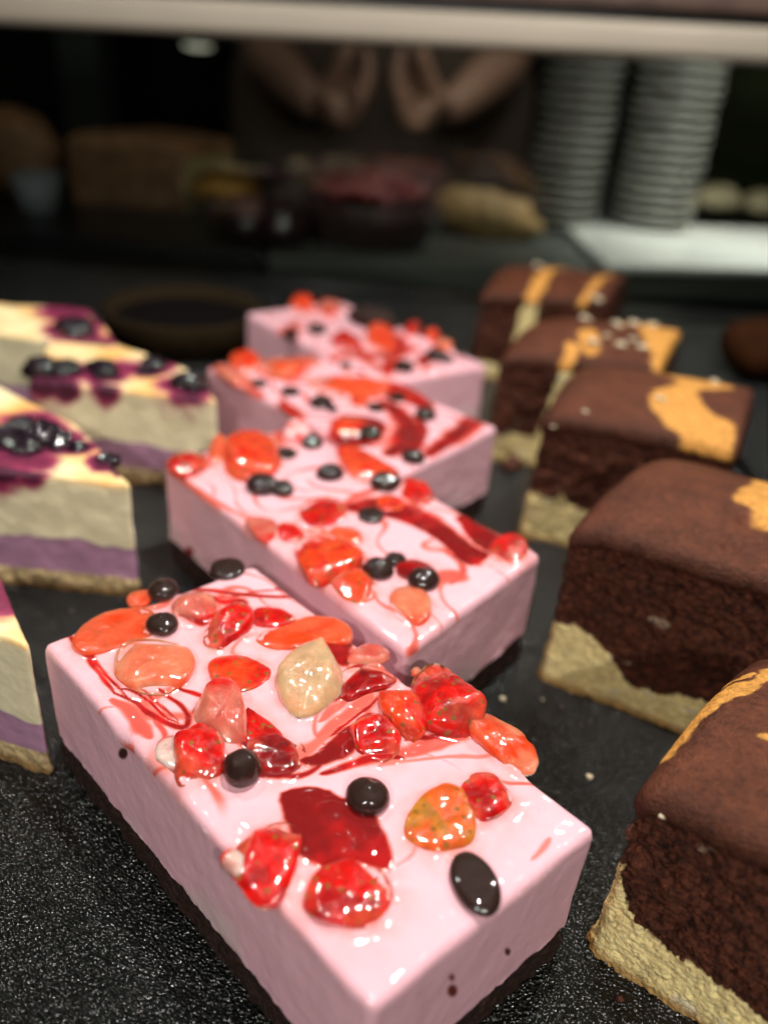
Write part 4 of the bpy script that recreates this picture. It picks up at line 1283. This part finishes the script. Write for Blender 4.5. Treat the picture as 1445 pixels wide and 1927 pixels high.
# tart behind the cheesecakes
c0 = unp(205, 625, 1.2); c1_ = unp(430, 652, 1.2); cx_ = (c0[0] + c1_[0]) / 2; cyy = 43.5
tt = empty('fruit_tart', 'dark filled tart with a golden rim behind the cheesecake wedges', 'tart', (cx_, cyy, 0))
Rt = 4.4
V, F_ = lathe([(.05, 0), (Rt * .88, 0), (Rt, 1.9), (Rt * .97, 2.05), (Rt * .9, 1.9), (Rt * .86, 1.4), (.05, 1.4)], 72, ripple=lambda a: .015 * math.cos(a * 30))
mesh_obj('pastry_shell', V + np.array([cx_, cyy, 0]), F_, mat('golden_rim', (.018, .011, .004), .9, spec=.1, bump=[('noise', 90, .002)]), tt)
V, F_ = lathe([(.05, 1.65), (Rt * .7, 1.6), (Rt * .86, 1.42)], 50)
mesh_obj('filling', V + np.array([cx_, cyy, 0]), F_, mat('dark_filling', (.004, .003, .003), .9, spec=.05), tt)
# orange brown bun at the right frame edge
c = unp(1425, 690, 1.0)
o = ball('brown_bun', None, (c[0] + 1.2, c[1] + 2, 1.55), (2.9, 2.6, 1.7), mat('bun', (.03, .009, .002), .9, spec=.1, var=.4, vscale=80), noise=.15, seed=2)
tag(o, 'dim orange-brown bun on the neighbouring mat at the right frame edge', 'bun')

# glowing discs added in place of reflections of the case lamps
for (px, py, s_, lab) in [(372, 84, 1.9, 'small glowing lamp reflection above the loaf, leftmost of the three under the rail'),
                          (805, 102, 1.1, 'faint lit lamp in the middle, above the person\'s hands'),
                          (1252, 124, 1.9, 'small glowing lamp reflection above the right plate stack')]:
    c = at_y(px, py, 130)
    r_ = empty('lamp_reflection', lab, 'lamp', (c[0], 130, c[2]), 'small glowing lamp reflections')
    V, F_ = lathe([(.02, 2.4), (.5, 2.4), (s_ * .8, 1.0), (s_ * 1.25, 0), (s_ * 1.2, 0), (.02, .9)], 28)
    mesh_obj('glint_hood', V + np.array([c[0], 130, c[2]]), F_, M['darkgrey'], r_)
    ball('glint_disc', r_, (c[0], 130, c[2] - .05), (s_ * 1.1, s_, .55), mat('glint_disc', (.8, .8, .7), .4, emis=(1, .95, .75, .55)), noise=0, nu=20, nv=10)


# ------------------------------------------------------------------ the person behind the counter
def skin(name, verts, edges, radii, mt, parent, sub=2, rootv=0):
    org = np.array(root_loc(parent)) / S
    me = bpy.data.meshes.new(name)
    me.from_pydata([tuple((np.array(v) - org) * S) for v in verts], edges, [])
    me.materials.append(mt)
    o = bpy.data.objects.new(name, me); C.objects.link(o); o.parent = parent
    sk = o.modifiers.new('skin', 'SKIN'); sk.use_smooth_shade = True
    for i, r in enumerate(radii):
        r = (r, r) if not hasattr(r, '__len__') else r
        me.skin_vertices[0].data[i].radius = (r[0] * S, r[1] * S)
        me.skin_vertices[0].data[i].use_root = (i == rootv)
    sb = o.modifiers.new('sub', 'SUBSURF'); sb.levels = sub; sb.render_levels = sub
    return o


yp = 132.
pc = at_y(725, 150, yp)[0]
person = empty('person', 'person in a brown apron and pale rolled sleeves holding both hands together', 'person', (pc, yp, -90))
m_skin = mat('skin', (.34, .19, .13), .55, sss=.1, rad=(1, .4, .2), sscale=.004)
m_apron = mat('apron', (.075, .05, .035), .85, bump=[('noise', 300, .0006)])
m_shirt = mat('shirt', (.17, .18, .19), .85, bump=[('noise', 300, .0006)])
m_trouser = mat('trousers', (.01, .011, .014), .85)
m_hair = mat('hair', (.02, .012, .008), .5)
eL = at_y(508, 118, yp - 8); eR = at_y(945, 128, yp - 8)       # elbows
hL = at_y(600, 200, yp - 20); hR = at_y(835, 215, yp - 20)     # wrists
shz = 47.
vs = [(pc, yp, 2), (pc, yp, 20), (pc, yp, 40), (pc, yp, 54), (pc, yp - 1, 62), (pc, yp - 2, 70),
      (pc - 18, yp, shz), (eL[0] - 1, yp - 4, eL[2] + 6), tuple(eL), ((eL[0] + hL[0]) / 2, yp - 15, (eL[2] + hL[2]) / 2), tuple(hL),
      (pc + 18, yp, shz), (eR[0] + 1, yp - 4, eR[2] + 6), tuple(eR), ((eR[0] + hR[0]) / 2, yp - 15, (eR[2] + hR[2]) / 2), tuple(hR),
      (pc - 9, yp, -4), (pc - 10, yp, -45), (pc - 10, yp, -84), (pc - 10, yp - 12, -88),
      (pc + 9, yp, -4), (pc + 10, yp, -45), (pc + 10, yp, -84), (pc + 10, yp - 12, -88)]
# hands: palm and five fingers each
ed = [(0, 1), (1, 2), (2, 3), (3, 4), (4, 5), (2, 6), (6, 7), (7, 8), (8, 9), (9, 10), (2, 11), (11, 12), (12, 13), (13, 14), (14, 15),
      (0, 16), (16, 17), (17, 18), (18, 19), (0, 20), (20, 21), (21, 22), (22, 23)]
rad = [(15, 10), (13, 9), (15, 10), (5.5, 5.5), (7.5, 9), (6.5, 8), (6, 6), (4.8, 4.8), (4.0, 4.0), (3.1, 3.1), (2.1, 1.9),
       (6, 6), (4.8, 4.8), (4.0, 4.0), (3.1, 3.1), (2.1, 1.9), (8.5, 8.5), (5.5, 5.5), (3.8, 3.8), (3.8, 3), (8.5, 8.5), (5.5, 5.5), (3.8, 3.8), (3.8, 3)]
skin('body', vs, ed, rad, m_skin, person)
for hb, sg in ((hL, 1), (hR, -1)):
    fv = [tuple(hb), (hb[0] + sg * 2.6, hb[1] - 1, hb[2] + .6)]; fe = [(0, 1)]; frd = [(2.2, 1.8), (2.7, 1.6)]
    for k in range(4):
        base = np.array([hb[0] + sg * 3.6, hb[1] - 1 - .9 * k, hb[2] + 2.2 - 1.3 * k]); ln = (6.4, 7.2, 6.8, 5.2)[k]
        i = len(fv)
        fv += [tuple(base), tuple(base + np.array([sg * ln * .28, -1.0, 1.4])), tuple(base + np.array([sg * ln * .40, -1.6, 3.2])), tuple(base + np.array([sg * ln * .30, -1.2, 4.6]))]
        fe += [(1, i), (i, i + 1), (i + 1, i + 2), (i + 2, i + 3)]; frd += [(.85, .85), (.78, .78), (.7, .7), (.6, .6)]
    i = len(fv)
    fv += [(hb[0] + sg * 2.4, hb[1] - 2, hb[2] + 3.6), (hb[0] + sg * 3.4, hb[1] - 3, hb[2] + 6.2), (hb[0] + sg * 4.6, hb[1] - 3, hb[2] + 8.2)]
    fe += [(0, i), (i, i + 1), (i + 1, i + 2)]; frd += [(1.3, 1.3), (1.05, 1.05), (.8, .8)]
    skin('hand', fv, fe, frd, m_skin, person)
for si, e_ in ((-1, eL), (1, eR)):
    skin('sleeve', [(pc + si * 8, yp, 44), (pc + si * 18.5, yp, shz), (e_[0] + si * 1, yp - 4, e_[2] + 7), (e_[0] + si * .2, yp - 7, e_[2] + 1)],
         [(0, 1), (1, 2), (2, 3)], [(9, 9), (8, 8), (7, 7), (6.6, 6.6)], m_shirt, person)
skin('shirt', [(pc, yp, 0), (pc, yp, 20), (pc, yp, 38), (pc, yp, 50)], [(0, 1), (1, 2), (2, 3)], [(17, 11.5), (16, 11), (18, 11.5), (8, 7.5)], m_shirt, person)
skin('trousers', [(pc, yp, 2), (pc - 9, yp, -6), (pc - 10, yp, -45), (pc - 10, yp, -82), (pc + 9, yp, -6), (pc + 10, yp, -45), (pc + 10, yp, -82)],
     [(0, 1), (1, 2), (2, 3), (0, 4), (4, 5), (5, 6)], [(16, 11), (10.5, 10.5), (7.5, 7.5), (6, 6), (10.5, 10.5), (7.5, 7.5), (6, 6)], m_trouser, person)
V = []; F_ = []
nx, nz = 24, 40
for layer in (0, .5):
    for i in range(nx + 1):
        for j in range(nz + 1):
            tz = j / nz; z = -48 + tz * 94; wdt = 21 if tz < .62 else 21 - (tz - .62) / .38 * 9
            ux = (i / nx - .5) * 2
            V.append((pc + ux * wdt, yp - 12.6 - layer + 5.5 * ux * ux + .5 * math.sin(ux * 9 + z * .05), z))
m_ = (nx + 1) * (nz + 1)
for i in range(nx):
    for j in range(nz):
        a = i * (nz + 1) + j
        F_.append((a, a + 1, a + nz + 2, a + nz + 1)); F_.append((m_ + a, m_ + a + nz + 1, m_ + a + nz + 2, m_ + a + 1))
mesh_obj('apron', V, F_, m_apron, person)
ball('hair', person, (pc, yp + 1.5, 68), (9.3, 10.4, 10.6), m_hair, noise=.05, shape=lambda V: np.column_stack([V[:, 0], np.maximum(V[:, 1], -.45), V[:, 2]]))
for si in (-1, 1):
    ball('eye', person, (pc + si * 3.1, yp - 9.3, 66), (1.2, .7, .6), mat('eye', (.05, .04, .04), .2), noise=0, nu=12, nv=8)
    ball('ear', person, (pc + si * 7.6, yp, 65), (.9, 1.8, 3), m_skin, noise=.1, nu=12, nv=8)
ball('nose', person, (pc, yp - 10.5, 63.5), (1.3, 1.7, 2.2), m_skin, noise=0, nu=12, nv=8)
ball('mouth', person, (pc, yp - 9.3, 59.5), (2.4, .7, .6), mat('lips', (.3, .1, .08), .5), noise=0, nu=12, nv=8)
